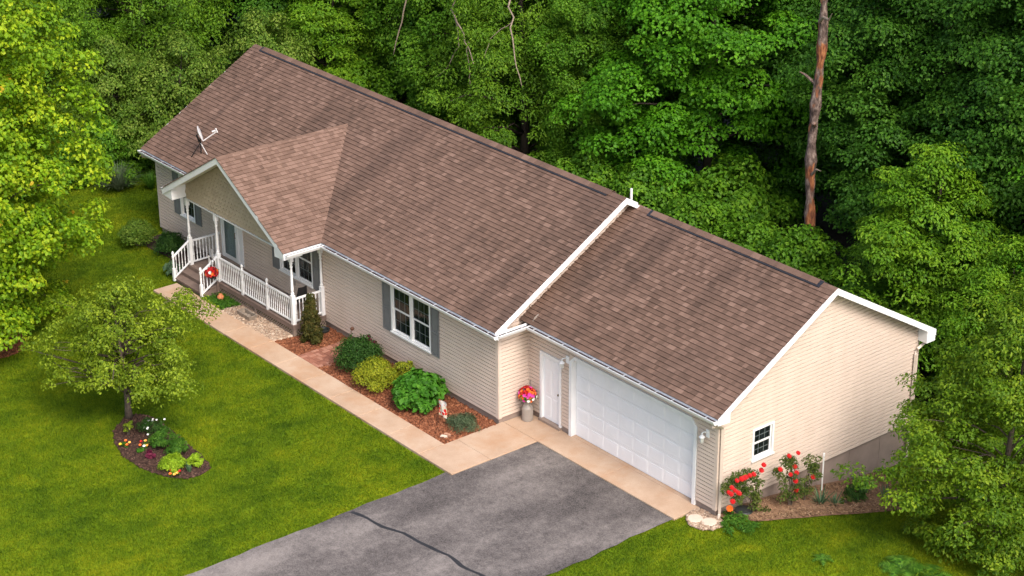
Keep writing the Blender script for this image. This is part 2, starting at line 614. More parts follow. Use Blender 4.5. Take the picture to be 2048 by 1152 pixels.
def clump_leaves(C, Rc, n, flat=0.45, up=0.8, size=0.14, szv=0.35, elong=1.6, out=None, under=0.35, droop=0.0, tjit=0.22, top_light=0.0):
    """leaves on small domes. C (k,3) centres, Rc (k,) radii, n leaves per clump"""
    k = len(C)
    idx = np.repeat(np.arange(k), n)
    u = norm(rng.normal(size=(k * n, 3)))
    neg = u[:, 2] < 0
    flip = neg & (rng.random(k * n) > under)
    u[flip, 2] *= -1
    r = 0.45 + 0.55 * rng.random(k * n) ** 0.6
    P = C[idx] + (u * r[:, None]) * Rc[idx][:, None] * np.array([1, 1, flat])
    P[:, 2] -= droop * (r * np.hypot(u[:, 0], u[:, 1])) ** 2 * Rc[idx]
    nn = 0.55 * u + np.array([0, 0, up]) + 0.42 * rng.normal(size=(k * n, 3))
    if out is not None:
        nn += 0.35 * out[idx]
    Nn = norm(nn)
    sz = size * (1 - szv + 2 * szv * rng.random(k * n))
    D = u * np.array([1, 1, 0.2]) + 0.6 * rng.normal(size=(k * n, 3))
    D[:, 2] -= 0.5
    V, F = leaf_arrays(P, Nn, sz, elong, D=D)
    ct = rng.random(k) * 0.5 + 0.25
    t = np.clip(ct[idx] + tjit * rng.normal(size=k * n), 0, 1)
    return V, F, np.repeat(t, 2), P


def crown_clumps(h0, h1, prof, k, seed, lobes=0.28, shell=0.62, rcl=(0.5, 0.9)):
    """clump centres through a crown between heights h0 and h1; prof(t) gives the radius at t in 0..1"""
    g = np.random.default_rng(seed)
    ph = g.random(4) * 6.28
    t = g.random(k * 4)
    rad = np.array([prof(x) for x in t])
    keep = g.random(k * 4) < (rad / rad.max())
    t, rad = t[keep][:k], rad[keep][:k]
    th = g.random(len(t)) * 6.283
    fr = shell + (1 - shell) * g.random(len(t)) ** 0.5
    inner = g.random(len(t)) < 0.16
    fr[inner] *= 0.6
    lob = 1 + lobes * (0.5 * np.sin(3 * th + ph[0] + 5 * t) + 0.35 * np.sin(5 * th + ph[1] - 9 * t) + 0.3 * np.sin(2 * th + ph[2] + 14 * t))
    rr = rad * fr * lob
    C = np.stack([rr * np.cos(th), rr * np.sin(th), h0 + (h1 - h0) * t], 1)
    Rc = rcl[0] + (rcl[1] - rcl[0]) * g.random(len(t))
    out = np.stack([np.cos(th), np.sin(th), 0.3 * np.ones(len(t))], 1)
    return C, Rc, out


def wood(h, r0, C, nlimb, seed, trunk_top=0.85, bend=0.2, lseg=5, thin=0.35):
    """tapered trunk with limbs reaching to some of the clump centres"""
    g = np.random.default_rng(seed)
    gg = G()
    pts, rad = [], []
    ph = g.random() * 6
    for i in range(9):
        s = i / 8
        pts.append((bend * math.sin(ph + 3 * s) * s, bend * math.cos(ph + 2.3 * s) * s, h * trunk_top * s - (0.1 if i == 0 else 0)))
        rad.append(r0 * (1.25 if i == 0 else 1) * (1 - 0.85 * s))
    gg.tube(pts, rad, 8)
    if len(C):
        for j in g.choice(len(C), min(nlimb, len(C)), replace=False):
            c = C[j]
            zs = max(0.12 * h, min(c[2] - 0.35 * np.hypot(c[0], c[1]), h * trunk_top * 0.92))
            s = zs / (h * trunk_top)
            b = np.array([np.interp(s, np.linspace(0, 1, 9), [p[q] for p in pts]) for q in range(3)])
            rb = r0 * (1 - 0.85 * s) * thin * (0.7 + 0.5 * g.random())
            m1 = b * 0.6 + c * 0.4 + np.array([0, 0, 0.10 * np.linalg.norm(c - b)]) + g.normal(size=3) * 0.06
            m2 = b * 0.25 + c * 0.75 + np.array([0, 0, 0.05 * np.linalg.norm(c - b)]) + g.normal(size=3) * 0.08
            gg.tube([b, m1, m2, c], [rb, rb * 0.7, rb * 0.42, rb * 0.15], lseg)
    return gg


def tree_meshes(name, h, r0, h0, prof, k, n, seed, leafmat, barkmat='bark', size=0.14, flat=0.45, up=0.8, elong=1.5,
                lobes=0.28, shell=0.62, rcl=(0.5, 0.9), nlimb=24, droop=0.1, under=0.35, bend=0.2, thin=0.35, tjit=0.22):
    C, Rc, out = crown_clumps(h0, h, prof, k, seed, lobes, shell, rcl)
    V, F, t, P = clump_leaves(C, Rc, n, flat, up, size, 0.35, elong, out, under, droop, tjit)
    crown = fast_mesh('crown', V, F, leafmat, t)
    w = wood(h, r0, C, nlimb, seed + 1, bend=bend, thin=thin)
    trunk = mesh_of('trunk', w, barkmat)
    trunk.polygons.foreach_set('use_smooth', [True] * len(trunk.polygons))
    return trunk, crown, (C, Rc, P)


def plant(name, meshes, loc, label, cat, group=None, rz=0.0, sc=(1, 1, 1), parts=('trunk', 'crown')):
    o = thing(name, loc, label, cat, group)
    o.rotation_euler = (0, 0, rz)
    o.scale = sc
    for pn, me in zip(parts, meshes):
        c = bpy.data.objects.new(pn, me)
        COL.objects.link(c)
        c.parent = o
        WLOC[c.name] = Vector(loc)
    return o


# ------------------------------------------------------------------ terrain
XG1, YMW, YMR = -7.59, -1.115, 7.82        # main house: right wall x, front wall y, rear wall y
XML = -26.46
YGR = 7.725                                 # garage rear wall


def ss(a, b, x):
    t = np.clip((np.asarray(x, float) - a) / (b - a), 0, 1)
    return t * t * (3 - 2 * t)


def hgt(x, y):
    """ground height: level in front, falling away to the back on the right side"""
    x = np.asarray(x, float)
    y = np.asarray(y, float)
    return -1.0 * ss(0.4, 7.5, y) * ss(-9.0, -0.2, x) - 0.5 * ss(8, 14, y) * (1 - ss(-9.0, -0.2, x)) - 0.25 * ss(2, 9, x)


def grid_sheet(name, xs, ys, m, dz=0.0):
    X, Y = np.meshgrid(xs, ys, indexing='ij')
    Z = hgt(X, Y) + dz
    nx, ny = X.shape
    V = np.stack([X, Y, Z], -1).reshape(-1, 3)
    i = np.arange(nx * ny).reshape(nx, ny)
    a, b, c, d = i[:-1, :-1].ravel(), i[1:, :-1].ravel(), i[1:, 1:].ravel(), i[:-1, 1:].ravel()
    F = np.concatenate([np.stack([a, b, c], 1), np.stack([a, c, d], 1)])
    me = fast_mesh(name, V, F, m, np.full(len(F), 0.5))
    return link(name, me, (0, 0, 0))


gx = np.unique(np.concatenate([np.linspace(-400, -50, 8), np.linspace(-50, 16, 133), np.linspace(16, 300, 7)]))
gy = np.unique(np.concatenate([np.linspace(-300, -24, 7), np.linspace(-24, 30, 109), np.linspace(30, 400, 8)]))
tag(grid_sheet('lawn_ground', gx, gy, 'turf', -0.03), kind='structure')

# forest floor: brown litter under the woods
simple('litter', (0.030, 0.020, 0.012), 0.95, 0.5, 3.0, bscale=12, bstr=0.8)


def poly_sheet(name, pts, m, dz, cell=None, thick=0.0):
    """flat polygon sheet following the ground"""
    g = G()
    n = len(pts)
    v = [(x, y, float(hgt(x, y)) + dz) for x, y in pts]
    cx, cy = np.mean([p[0] for p in pts]), np.mean([p[1] for p in pts])
    g.add(v, [tuple(range(n))])
    if thick:
        lo = [(x, y, z - thick) for x, y, z in v]
        g.add(v + lo, [(i, n + i, n + (i + 1) % n, (i + 1) % n) for i in range(n)])
    return obj(name, g, m)


ff = grid_sheet('forest_floor_back', np.linspace(-120, 60, 61), np.linspace(10.6, 120, 40), 'litter', -0.015)
tag(ff, kind='structure')
ff = grid_sheet('forest_floor_side', np.linspace(-120, -34.2, 40), np.linspace(-20, 10.58, 20), 'litter', -0.015)
tag(ff, kind='structure')

# ------------------------------------------------------------------ driveway, walk, apron
g = G()
DX0, DX1 = -6.33, -0.60
ys = np.linspace(-30, -3.95, 60)
ed0 = [DX0 + 0.025 * math.sin(y * 2.1) + 0.02 * math.sin(y * 5.3 + 1) for y in ys]
ys1 = np.linspace(-0.935, -30, 60)
ed1 = [DX1 + 0.03 * math.sin(y * 1.7 + 2) * min(1, -(y + 0.9)) + 0.03 * math.sin(y * 6.1) * min(1, -(y + 0.9)) for y in ys1]
pts = [(x, y) for x, y in zip(ed0, ys)] + [(-6.12, -3.955), (-6.10, -0.935)] + [(x, y) for x, y in zip(ed1, ys1)]
v = [(x, y, 0.012) for x, y in pts]
g.add(v, [tuple(range(len(v)))])
drive = tag(obj('driveway', g, 'asphalt'), kind='structure')

# sealed crack: a wandering tar strip
cp = [(-6.25, -7.16), (-5.7, -7.02), (-5.1, -6.98), (-4.5, -6.74), (-3.9, -6.70), (-3.35, -6.61), (-2.9, -6.52), (-2.3, -6.56), (-1.7, -6.48), (-0.62, -6.42)]
cs = []
for i in range(len(cp) - 1):
    for s in np.linspace(0, 1, 6, endpoint=False):
        cs.append((cp[i][0] + s * (cp[i + 1][0] - cp[i][0]), cp[i][1] + s * (cp[i + 1][1] - cp[i][1]) + 0.012 * math.sin(3.3 * (i + s))))
g = G()
L = [(x, y + 0.05 + 0.012 * math.sin(7 * x), 0.016) for x, y in cs]
Rr = [(x, y - 0.05 - 0.012 * math.sin(5 * x + 1), 0.016) for x, y in cs]
g.add(L + Rr, [(i, len(L) + i, len(L) + i + 1, i + 1) for i in range(len(L) - 1)])
obj('crack_seal', g, 'tar', drive)

# concrete: each slab is a piece with recessed joints
walk = thing('walkway', (-14, -3.5, 0), None, None)
tag(walk, kind='structure')


def slab(x0, x1, y0, y1, z1=0.04):
    g = G()
    e = 0.009
    b = [(x0, y0, -0.1), (x1, y0, -0.1), (x1, y1, -0.1), (x0, y1, -0.1)]
    m1 = [(x0, y0, z1 - e), (x1, y0, z1 - e), (x1, y1, z1 - e), (x0, y1, z1 - e)]
    t = [(x0 + e, y0 + e, z1), (x1 - e, y0 + e, z1), (x1 - e, y1 - e, z1), (x0 + e, y1 - e, z1)]
    g.hexa(b, m1)
    g.hexa(m1, t)
    g.f = [f for i, f in enumerate(g.f) if i not in (1, 6)]
    g.t = g.t[:len(g.f)]
    return obj('concrete_slab', g, 'concrete', walk)


xs = np.linspace(-22.15, -7.62, 11)
for a, b in zip(xs[:-1], xs[1:]):
    slab(a, b - 0.014, -3.93, -3.04)
slab(-7.62, -6.135, -3.93, -2.60)
slab(-7.62, -6.115, -2.592, -0.945)
slab(-7.60, -6.115, -0.937, -0.002)
slab(-6.107, -3.45, -0.93, -0.002)
slab(-3.442, -0.57, -0.93, -0.002)
slab(-5.72, -0.80, 0.0, 0.3, 0.0405)
slab(-7.0, -6.2, 0.0, 0.2, 0.0405)

# ------------------------------------------------------------------ house
ZE, PT, OV, RK, HS = 3.11, 0.5755, 0.36, 0.32, 0.22
HX = thing('house', (-13.2, 0, 0), 'single-storey beige house with brown shingle roof and attached two-car garage', 'house')
EAVE_G, EAVE_M = -OV, YMW - OV
YRG = 3.84
ZRG = ZE + PT * (YRG - EAVE_G)
YRM = 3.35
ZRM = ZE + PT * (YRM - EAVE_M)
YEG = 2 * YRG - EAVE_G
YEM = 2 * YRM - EAVE_M
PXC, PHW = -19.35, 3.60
PY0 = -2.85
PZR = ZE + PT * PHW
PYF = -2.33                                 # porch front line


def board_wall(part, p0, p1, z0, ztop, nrm, openings=(), exp=0.114, mat='siding', skip=None):
    """clapboards from p0 to p1 (xy); ztop(s) height limit along the wall; openings (s0,s1,z0,z1)"""
    p0, p1, nrm = np.array(p0, float), np.array(p1, float), np.array(nrm, float)
    Ln = np.linalg.norm(p1 - p0)
    d = (p1 - p0) / Ln
    zmax = max(ztop(s) for s in np.linspace(0, Ln, 101))
    k = 0
    z = z0
    while z < zmax - 0.01:
        zt = z + exp
        zm = min(z + exp * 0.5, zmax - 0.005)
        sv = np.linspace(0, Ln, 401)
        ok = np.array([ztop(s) > zm for s in sv])
        if not ok.any():
            break
        segs = [[sv[ok][0], sv[ok][-1]]]
        for (a, b, c, e) in openings:
            if zm > c and zm < e:
                ns = []
                for s0, s1 in segs:
                    if b <= s0 or a >= s1:
                        ns.append([s0, s1])
                    else:
                        if a > s0:
                            ns.append([s0, a])
                        if b < s1:
                            ns.append([b, s1])
                segs = ns
        cutsegs = []
        for s0, s1 in segs:
            c0 = s0
            jn = 1.2 + 2.4 * random.random()
            while s1 - c0 > 4.2:
                cutsegs.append([c0, c0 + jn - 0.003])
                c0 += jn
                jn = 3.66
            cutsegs.append([c0, s1])
        for s0, s1 in cutsegs:
            if s1 - s0 < 0.03:
                continue
            g = G()

            def P(s, off, zz):
                q = p0 + d * s + nrm * off
                return (q[0], q[1], zz)
            pr = [(-0.01, z), (0.036, z), (0.030, z + exp * .74), (0.002, z + exp * .80), (0.001, zt), (-0.01, zt)]
            nv = len(pr)
            g.add([P(s0, q, w) for q, w in pr] + [P(s1, q, w) for q, w in pr],
                  [(i + 1, i, nv + i, nv + i + 1) for i in range(nv - 1)] + [tuple(range(nv)), tuple(range(2 * nv - 1, nv - 1, -1))])
            ob_ = obj('siding_board', g, mat, part)
            ob_['tint'] = random.random()
            k += 1
        z = zt
    return k


def wall_core(name, poly, ext):
    g = G().prism(poly, ext)
    return obj(name, g, 'interior', HX)


# window and door positions along each wall
WIN_M = (-12.64, -10.68, 1.13, 2.69)
WIN_P = (-18.72, -16.82, 1.13, 2.69)
WIN_L = (-24.90, -23.95, 1.13, 2.69)
DOOR_P = (-22.28, -20.93, 0.45, 2.62)
DOOR_S = (-7.07, -6.15, 0.06, 2.21)
GDOOR = (-5.80, -0.735, 0.0, 2.56)
WIN_S = (1.23, 2.03, 1.21, 2.16)

# walls: thin inner shells with holes where the openings are
T = 0.10


def shell(name, axis, fixed, a0, a1, z0, z1, openings, inward, mat='foundation'):
    """wall shell made of strips round the openings. axis 'x' = wall runs along x at y=fixed"""
    g = G()
    cuts = sorted(openings)
    s = a0

    def strip(u0, u1, w0, w1):
        if u1 - u0 < 1e-3 or w1 - w0 < 1e-3:
            return
        lo, hi = min(fixed - 0.012 * np.sign(inward) * -1, fixed + inward), max(fixed + 0.012 * np.sign(inward), fixed + inward)
        lo, hi = min(fixed + 0.012 * np.sign(inward), fixed + inward), max(fixed + 0.012 * np.sign(inward), fixed + inward)
        if axis == 'x':
            g.box(u0, u1, lo, hi, w0, w1)
        else:
            g.box(lo, hi, u0, u1, w0, w1)
    for (u0, u1, w0, w1) in cuts:
        strip(s, u0, z0, z1)
        strip(u0, u1, z0, w0)
        strip(u0, u1, w1, z1)
        s = u1
    strip(s, a1, z0, z1)
    return obj(name, g, mat, HX)


wm = shell('wall', 'x', YMW, XML, XG1, HS - 0.02, 2.95, [WIN_L, DOOR_P, WIN_P, WIN_M], T, 'siding')
board_wall(wm, (XML, YMW), (XG1, YMW), HS, lambda s: 2.93, (0, -1),
           [(a - XML, b - XML, c, e) for a, b, c, e in (WIN_L, DOOR_P, WIN_P, WIN_M)])
wg = shell('wall', 'x', 0.0, XG1, 0.0, HS - 0.02, 2.95, [DOOR_S, GDOOR], T, 'siding')
board_wall(wg, (XG1, 0), (0, 0), HS, lambda s: 2.93, (0, -1),
           [(a - XG1 - 0.02, b - XG1 + 0.02, -1, e + 0.02) for a, b, c, e in (DOOR_S, GDOOR)])
_x = -0.012
_zt = lambda y: ZE - 0.13 + PT * (min(y - EAVE_G, YEG - y))
g = G().prism([(_x, 0, HS - .02), (_x, WIN_S[0], HS - .02), (_x, WIN_S[0], _zt(WIN_S[0])), (_x, 0, _zt(0))], (-0.1, 0, 0))
g.prism([(_x, WIN_S[1], HS - .02), (_x, YGR, HS - .02), (_x, YGR, _zt(YGR)), (_x, YRG, _zt(YRG)), (_x, WIN_S[1], _zt(WIN_S[1]))], (-0.1, 0, 0))
g.prism([(_x, WIN_S[0], WIN_S[3]), (_x, WIN_S[1], WIN_S[3]), (_x, WIN_S[1], _zt(WIN_S[1])), (_x, WIN_S[0], _zt(WIN_S[0]))], (-0.1, 0, 0))
g.prism([(_x, WIN_S[0], HS - .02), (_x, WIN_S[1], HS - .02), (_x, WIN_S[1], WIN_S[2]), (_x, WIN_S[0], WIN_S[2])], (-0.1, 0, 0))
ws = obj('wall', g, 'siding', HX)


def ztop_gable(y):
    return ZE - 0.14 + PT * (min(y - EAVE_G, YEG - y))


board_wall(ws, (0, 0), (0, YGR), HS, ztop_gable, (1, 0), [(WIN_S[0], WIN_S[1], WIN_S[2], WIN_S[3])])
# main house: right wall that juts out in front of the garage and rises over its roof
g = G().prism([(XG1 - 0.012, YMW + 0.02, HS - 0.02), (XG1 - 0.012, YMR, HS - 0.02), (XG1 - 0.012, YMR, 2.98), (XG1 - 0.012, YRM, ZRM - 0.16), (XG1 - 0.012, YMW + 0.02, 2.98)], (-0.1, 0, 0))
wj = obj('wall', g, 'siding', HX)
board_wall(wj, (XG1, YMW), (XG1, 0), HS, lambda s: 3.28, (1, 0))
k0 = 2.7


def ztop_m(s):
    y = s
    return ZE - 0.14 + PT * (min(y - EAVE_M, YEM - y))


board_wall(wj, (XG1, 0.03), (XG1, YMR), HS + 0.114 * 24, ztop_m, (1, 0))
g = G().prism([(XML + 0.012, YMW + 0.02, HS - 0.02), (XML + 0.012, YMR, HS - 0.02), (XML + 0.012, YMR, 2.98), (XML + 0.012, YRM, ZRM - 0.16), (XML + 0.012, YMW + 0.02, 2.98)], (0.1, 0, 0))
obj('wall', g, 'siding', HX)
g = G().box(XML + 0.11, XG1 - 0.12, YMR - 0.1, YMR, HS, 2.95)
obj('wall', g, 'siding', HX)
g = G().box(XG1 + 0.05, -0.12, YGR - 0.1, YGR, HS, 2.95)
obj('wall', g, 'siding', HX)

# foundation: front strips and the stepped right side with board-formed joints
for (x0, x1, y0, y1, zz) in ((XML + .02, XG1 - .02, YMW + .02, YMW + .14, -0.4), (XG1 - .14, XG1 - .02, YMW + .145, -0.004, -0.4), (XG1 + 0.0, DOOR_S[0], .02, .14, -0.4),
                             (DOOR_S[1], GDOOR[0], .02, .14, -0.4), (GDOOR[1], -0.02, .02, .14, -0.4), (XML + .02, XML + .14, YMW + .15, YMR - .02, -0.8)):
    obj('foundation', G().box(x0, x1, y0, y1, zz, HS - 0.001), 'foundation', HX)
ysp = np.linspace(0.145, YGR - 0.02, 7)
for a, b in zip(ysp[:-1], ysp[1:]):
    obj('foundation_panel', G().box(-0.14, -0.018, a, b - 0.012, -1.6, HS - 0.001), 'foundation', HX)
obj('foundation', G().box(-0.2, -0.141, 0.2, YGR - 0.1, -1.6, HS - 0.03), 'foundation', HX)

# corner boards
for (x, y, sx, sy, zt) in ((XG1, YMW, 1, -1, 2.93), (0.0, 0.0, 1, -1, 2.93), (0.0, YGR, 1, 1, 2.93), (XML, YMW, -1, -1, 2.93)):
    g = G()
    e = 0.03
    g.box(min(x, x + sx * e), max(x, x + sx * e), min(y + sy * e, y - sy * 0.09), max(y + sy * e, y - sy * 0.09), HS - 0.03, zt)
    g.box(min(x - sx * 0.09, x - sx * 0.001), max(x - sx * 0.09, x - sx * 0.001), min(y + sy * e, y), max(y + sy * e, y), HS - 0.03, zt)
    obj('corner_board', g, 'corner_trim', HX)
g = G().box(XG1 + 0.001, XG1 + 0.035, -0.036, -0.001, HS, 2.93)
obj('corner_board', g, 'shutter_grey' if False else 'corner_trim', HX)


# ---- roof planes
def roof_deck(name, pts, th=0.05, mat='vent_dark'):
    g = G()
    a = np.array(pts, float)
    n = np.cross(a[1] - a[0], a[3] - a[0])
    n /= np.linalg.norm(n)
    if n[2] < 0:
        n = -n
    g.hexa(a - n * th, a)
    return obj(name, g, mat, HX), n


e0 = 0.012
rg, nG = roof_deck('garage_roof', [(XG1 + .03, EAVE_G, ZE), (RK, EAVE_G, ZE), (RK, YRG, ZRG), (XG1 + .03, YRG, ZRG)])
roof_deck('garage_rear_roof', [(RK, YEG, ZE), (XG1 + .03, YEG, ZE), (XG1 + .03, YRG, ZRG), (RK, YRG, ZRG)], mat='shingle')
MX0, MX1 = XML - RK, XG1 + RK
rm, nM = roof_deck('main_roof', [(MX0, EAVE_M, ZE), (MX1, EAVE_M, ZE), (MX1, YRM, ZRM), (MX0, YRM, ZRM)])
roof_deck('main_rear_roof', [(MX1, YEM, ZE - .06), (MX0, YEM, ZE - .06), (MX0, YRM, ZRM - .02), (MX1, YRM, ZRM - .02)], mat='shingle')
YPB = EAVE_M + (PZR - ZE) / PT              # where the porch ridge meets the main slope


def porch_deck(sx):
    a = [(PXC + sx * PHW, PY0, ZE), (PXC, PY0, PZR), (PXC, YPB + 0.1, PZR), (PXC + sx * PHW, EAVE_M + 0.1, ZE)]
    g = G()
    n = np.array([sx * PT, 0, 1.0]) / math.hypot(PT, 1)
    A = np.array(a)
    if sx > 0:
        A = A[::-1]
    g.hexa(A - n * 0.05, A)
    return obj('porch_roof', g, 'vent_dark', HX), n


rpR, nPR = porch_deck(1)
rpL, nPL = porch_deck(-1)

EXPO = 0.146
ALLTABS = []


def tabs(roof, O, u, Lu, Lv, v, n, keep=None, seed=1, key=''):
    g = np.random.default_rng(seed)
    O, u, v, n = [np.array(q, float) for q in (O, u, v, n)]
    rows = int(Lv / EXPO)
    ex = Lv / rows
    for r in range(rows):
        s = -g.random() * 0.3
        run = 0.5
        while s < Lu:
            w = g.choice([0.11, 0.14, 0.17, 0.21, 0.26], p=[.2, .25, .25, .2, .1])
            a, b = max(s, -0.012), min(s + w, Lu + 0.012)
            s += w
            if b - a < 0.03:
                continue
            c = O + u * (a + b) / 2 + v * (r + 0.5) * ex
            if keep is not None and not keep(c):
                continue
            th = 0.026 + 0.010 * g.random()
            run = 0.6 * run + 0.4 * g.random()
            t = float(np.clip((0.76 if key == 'p' else 0.48) + 0.32 * (run - 0.5) + (0.17 if key == 'p' else 0.22) * g.normal(), 0.02, 0.98))  # porch tabs paler: stronger sunlight on that slope is put into the tint
            ALLTABS.append((roof, O + u * a + v * (r * ex - (0.02 if r == 0 else 0)), u * (b - a - 0.004), v * (ex + 0.02), n, th, t, np.linalg.norm(c - CAM), key))


vG = np.array([0, 1, PT]) / math.hypot(1, PT)
tabs(rg, (XG1 + .03, EAVE_G, ZE), (1, 0, 0), RK - XG1 - .03, (YRG - EAVE_G) / vG[1], vG, nG, seed=3, key='g')


def keep_main(c):
    if abs(c[0] - PXC) < PHW and c[1] < YPB:
        return c[2] > PZR - PT * abs(c[0] - PXC) - 0.12
    return True


tabs(rm, (MX0, EAVE_M, ZE), (1, 0, 0), MX1 - MX0, (YRM - EAVE_M) / vG[1], vG, nM, keep_main, seed=4, key='m')


def keep_porch(c):
    return c[2] > ZE + PT * (c[1] - EAVE_M) - 0.06


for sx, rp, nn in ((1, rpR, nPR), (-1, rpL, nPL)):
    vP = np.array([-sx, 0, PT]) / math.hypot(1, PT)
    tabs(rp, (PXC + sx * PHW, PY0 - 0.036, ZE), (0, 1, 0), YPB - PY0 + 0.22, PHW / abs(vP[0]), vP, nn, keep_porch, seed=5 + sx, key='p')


def tab_geo(g, q, org=None):
    roof, p, u, v, n, th, t, dist, key = q
    a = p + n * th
    V = [a, a + u, a + u + v + n * (0.004 - th), a + v + n * (0.004 - th), p - n * 0.002, p + u - n * 0.002, p + u + v - n * .002, p + v - n * .002]
    up = np.cross(u, v) @ n > 0
    F = [(0, 1, 2, 3), (4, 5, 1, 0), (5, 6, 2, 1), (7, 4, 0, 3)]
    if not up:
        F = [f[::-1] for f in F]
    g.add(V, F, t)


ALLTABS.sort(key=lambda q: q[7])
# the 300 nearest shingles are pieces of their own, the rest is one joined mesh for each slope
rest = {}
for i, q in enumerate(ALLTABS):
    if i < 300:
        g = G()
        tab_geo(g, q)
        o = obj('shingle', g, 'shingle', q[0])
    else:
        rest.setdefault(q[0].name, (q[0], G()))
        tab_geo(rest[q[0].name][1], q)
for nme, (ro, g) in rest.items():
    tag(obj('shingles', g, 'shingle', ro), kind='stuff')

# ridge caps and vents
MCAP = None


def ridge(roof, x0, x1, yr, zr, vent):
    """ridge along x, with vent ranges raised on a black baffle"""
    step = 0.30
    nst = int((x1 - x0) / step)
    for i in range(nst):
        a, b = x0 + (x1 - x0) * i / nst, x0 + (x1 - x0) * (i + 1) / nst
        lift = 0.055 if any(v0 <= (a + b) / 2 <= v1 for v0, v1 in vent) else 0.016
        w = 0.155
        g = G()
        t = float(np.clip(0.55 + 0.2 * rng.normal(), 0.1, 0.95))
        zz = zr + lift
        P0 = [(a, yr - w, zz - PT * w), (a, yr, zz), (a, yr + w, zz - PT * w)]
        P1 = [(b + 0.02, y, z + 0.006) for _, y, z in P0]
        lo0 = [(x, y, z - 0.018) for x, y, z in P0]
        lo1 = [(x, y, z - 0.018) for x, y, z in P1]
        g.add(P0 + P1 + lo0 + lo1, [(0, 3, 4, 1), (1, 4, 5, 2), (6, 9, 3, 0), (2, 5, 11, 8), (0, 1, 7, 6), (1, 2, 8, 7), (3, 9, 10, 4), (4, 10, 11, 5)], t)
        obj('ridge_cap', g, 'shingle', roof)
    for v0, v1 in vent:
        g = G()
        w = 0.19
        for sy in (-1, 1):
            z0 = zr - PT * w
            bot = [(v0, yr, zr), (v1, yr, zr), (v1, yr + sy * w, z0), (v0, yr + sy * w, z0)]
            top = [(x, y, z + 0.045) for x, y, z in bot]
            if sy > 0:
                g.hexa(bot, top)
            else:
                g.hexa(bot[::-1], top[::-1])
        obj('ridge_vent', g, 'vent_dark', roof)


ridge(rm, MX0, MX1 - 0.02, YRM, ZRM, [(-26.25, -7.95)])
ridge(rg, XG1 + RK + 0.02, RK, YRG, ZRG, [(-6.75, -0.15)])
nst = 19
for i in range(nst):
    a, b = PY0 + (YPB - PY0 + 0.05) * i / nst, PY0 + (YPB - PY0 + 0.05) * (i + 1) / nst
    g = G()
    w = 0.15
    zz = PZR + 0.016
    P0 = [(PXC + w, a, zz - PT * w), (PXC, a, zz), (PXC - w, a, zz - PT * w)]
    P1 = [(x, b + .02, z + 0.007) for x, _, z in P0]
    lo0 = [(x, y, z - 0.018) for x, y, z in P0]
    lo1 = [(x, y, z - 0.018) for x, y, z in P1]
    g.add(P0 + P1 + lo0 + lo1, [(0, 3, 4, 1), (1, 4, 5, 2), (6, 9, 3, 0), (2, 5, 11, 8), (0, 1, 7, 6), (1, 2, 8, 7)], float(np.clip(0.6 + .2 * rng.normal(), .1, .95)))
    obj('ridge_cap', g, 'shingle', rpR)
# valley strip on the right side of the porch roof
# ---- fascias, rakes, soffits
FH = 0.19


def rake(x0, x1, ya, yb, za, zb, name='rake_board', m='white_paint', h=FH, drop=0.004):
    """board in the x0..x1 slab that follows the slope from (ya,za) to (yb,zb), hanging below the roof surface"""
    g = G()
    b = [(x0, ya, za - h), (x1, ya, za - h), (x1, yb, zb - h), (x0, yb, zb - h)]
    t = [(x0, ya, za - drop), (x1, ya, za - drop), (x1, yb, zb - drop), (x0, yb, zb - drop)]
    g.hexa(b, t)
    return obj(name, g, m, HX)


for (xe, e_f, yr, zr, e_r) in ((RK, EAVE_G, YRG, ZRG, YEG), (MX1, EAVE_M, YRM, ZRM, YEM)):
    rake(xe + 0.001, xe + 0.025, e_f - 0.01, yr, ZE - 0.006 + 0.015, zr + 0.015)
    if xe == MX1:      # the main rear slope drops out of sight behind the garage ridge
        rake(xe + 0.001, xe + 0.025, yr + 0.42, yr + 0.0, zr + 0.015 - PT * 0.42, zr + 0.015)
        rake(xe + 0.001, xe + 0.025, e_r + 0.01, yr + 0.421, ZE - 0.06, zr - 0.05 - PT * 0.42)
    else:
        rake(xe + 0.001, xe + 0.025, e_r + 0.01, yr + 0.0, ZE - 0.006 + 0.015, zr + 0.015)
    # sloped soffit under the overhang
    rake(xe - RK + 0.026, xe, e_f, yr - 0.002, ZE - 0.06, zr - 0.06, 'soffit', 'white_vinyl', 0.10)
    rake(xe - RK + 0.026, xe, e_r, yr + 0.002, ZE - 0.06, zr - 0.06, 'soffit', 'white_vinyl', 0.10)
    # boxed return at the eaves
for (x0, x1, e_f, wy) in ((-0.0, RK + 0.024, EAVE_G, 0.0), (XG1, MX1 + 0.024, EAVE_M, YMW)):
    g = G().prism([(x0 + 0.032, e_f - 0.008, ZE - FH - 0.0), (x0 + 0.032, wy + 0.05, ZE - FH - 0.02), (x0 + 0.032, wy + 0.05, ZE + 0.12), (x0 + 0.032, e_f - 0.008, ZE - 0.06)], (x1 - x0 - 0.034, 0, 0))
    obj('eave_return', g, 'white_paint', HX)
g = G().prism([(0.032, YGR - 0.05, ZE - FH - 0.14), (0.032, YEG - 0.01, ZE - FH - 0.14), (0.032, YEG - 0.01, ZE - 0.06), (0.032, YGR - 0.05, ZE + 0.12)], (RK - 0.01, 0, 0))
obj('eave_return', g, 'white_paint', HX)
rake(MX0 - 0.025, MX0 - 0.001, EAVE_M - 0.01, YRM, ZE, ZRM)


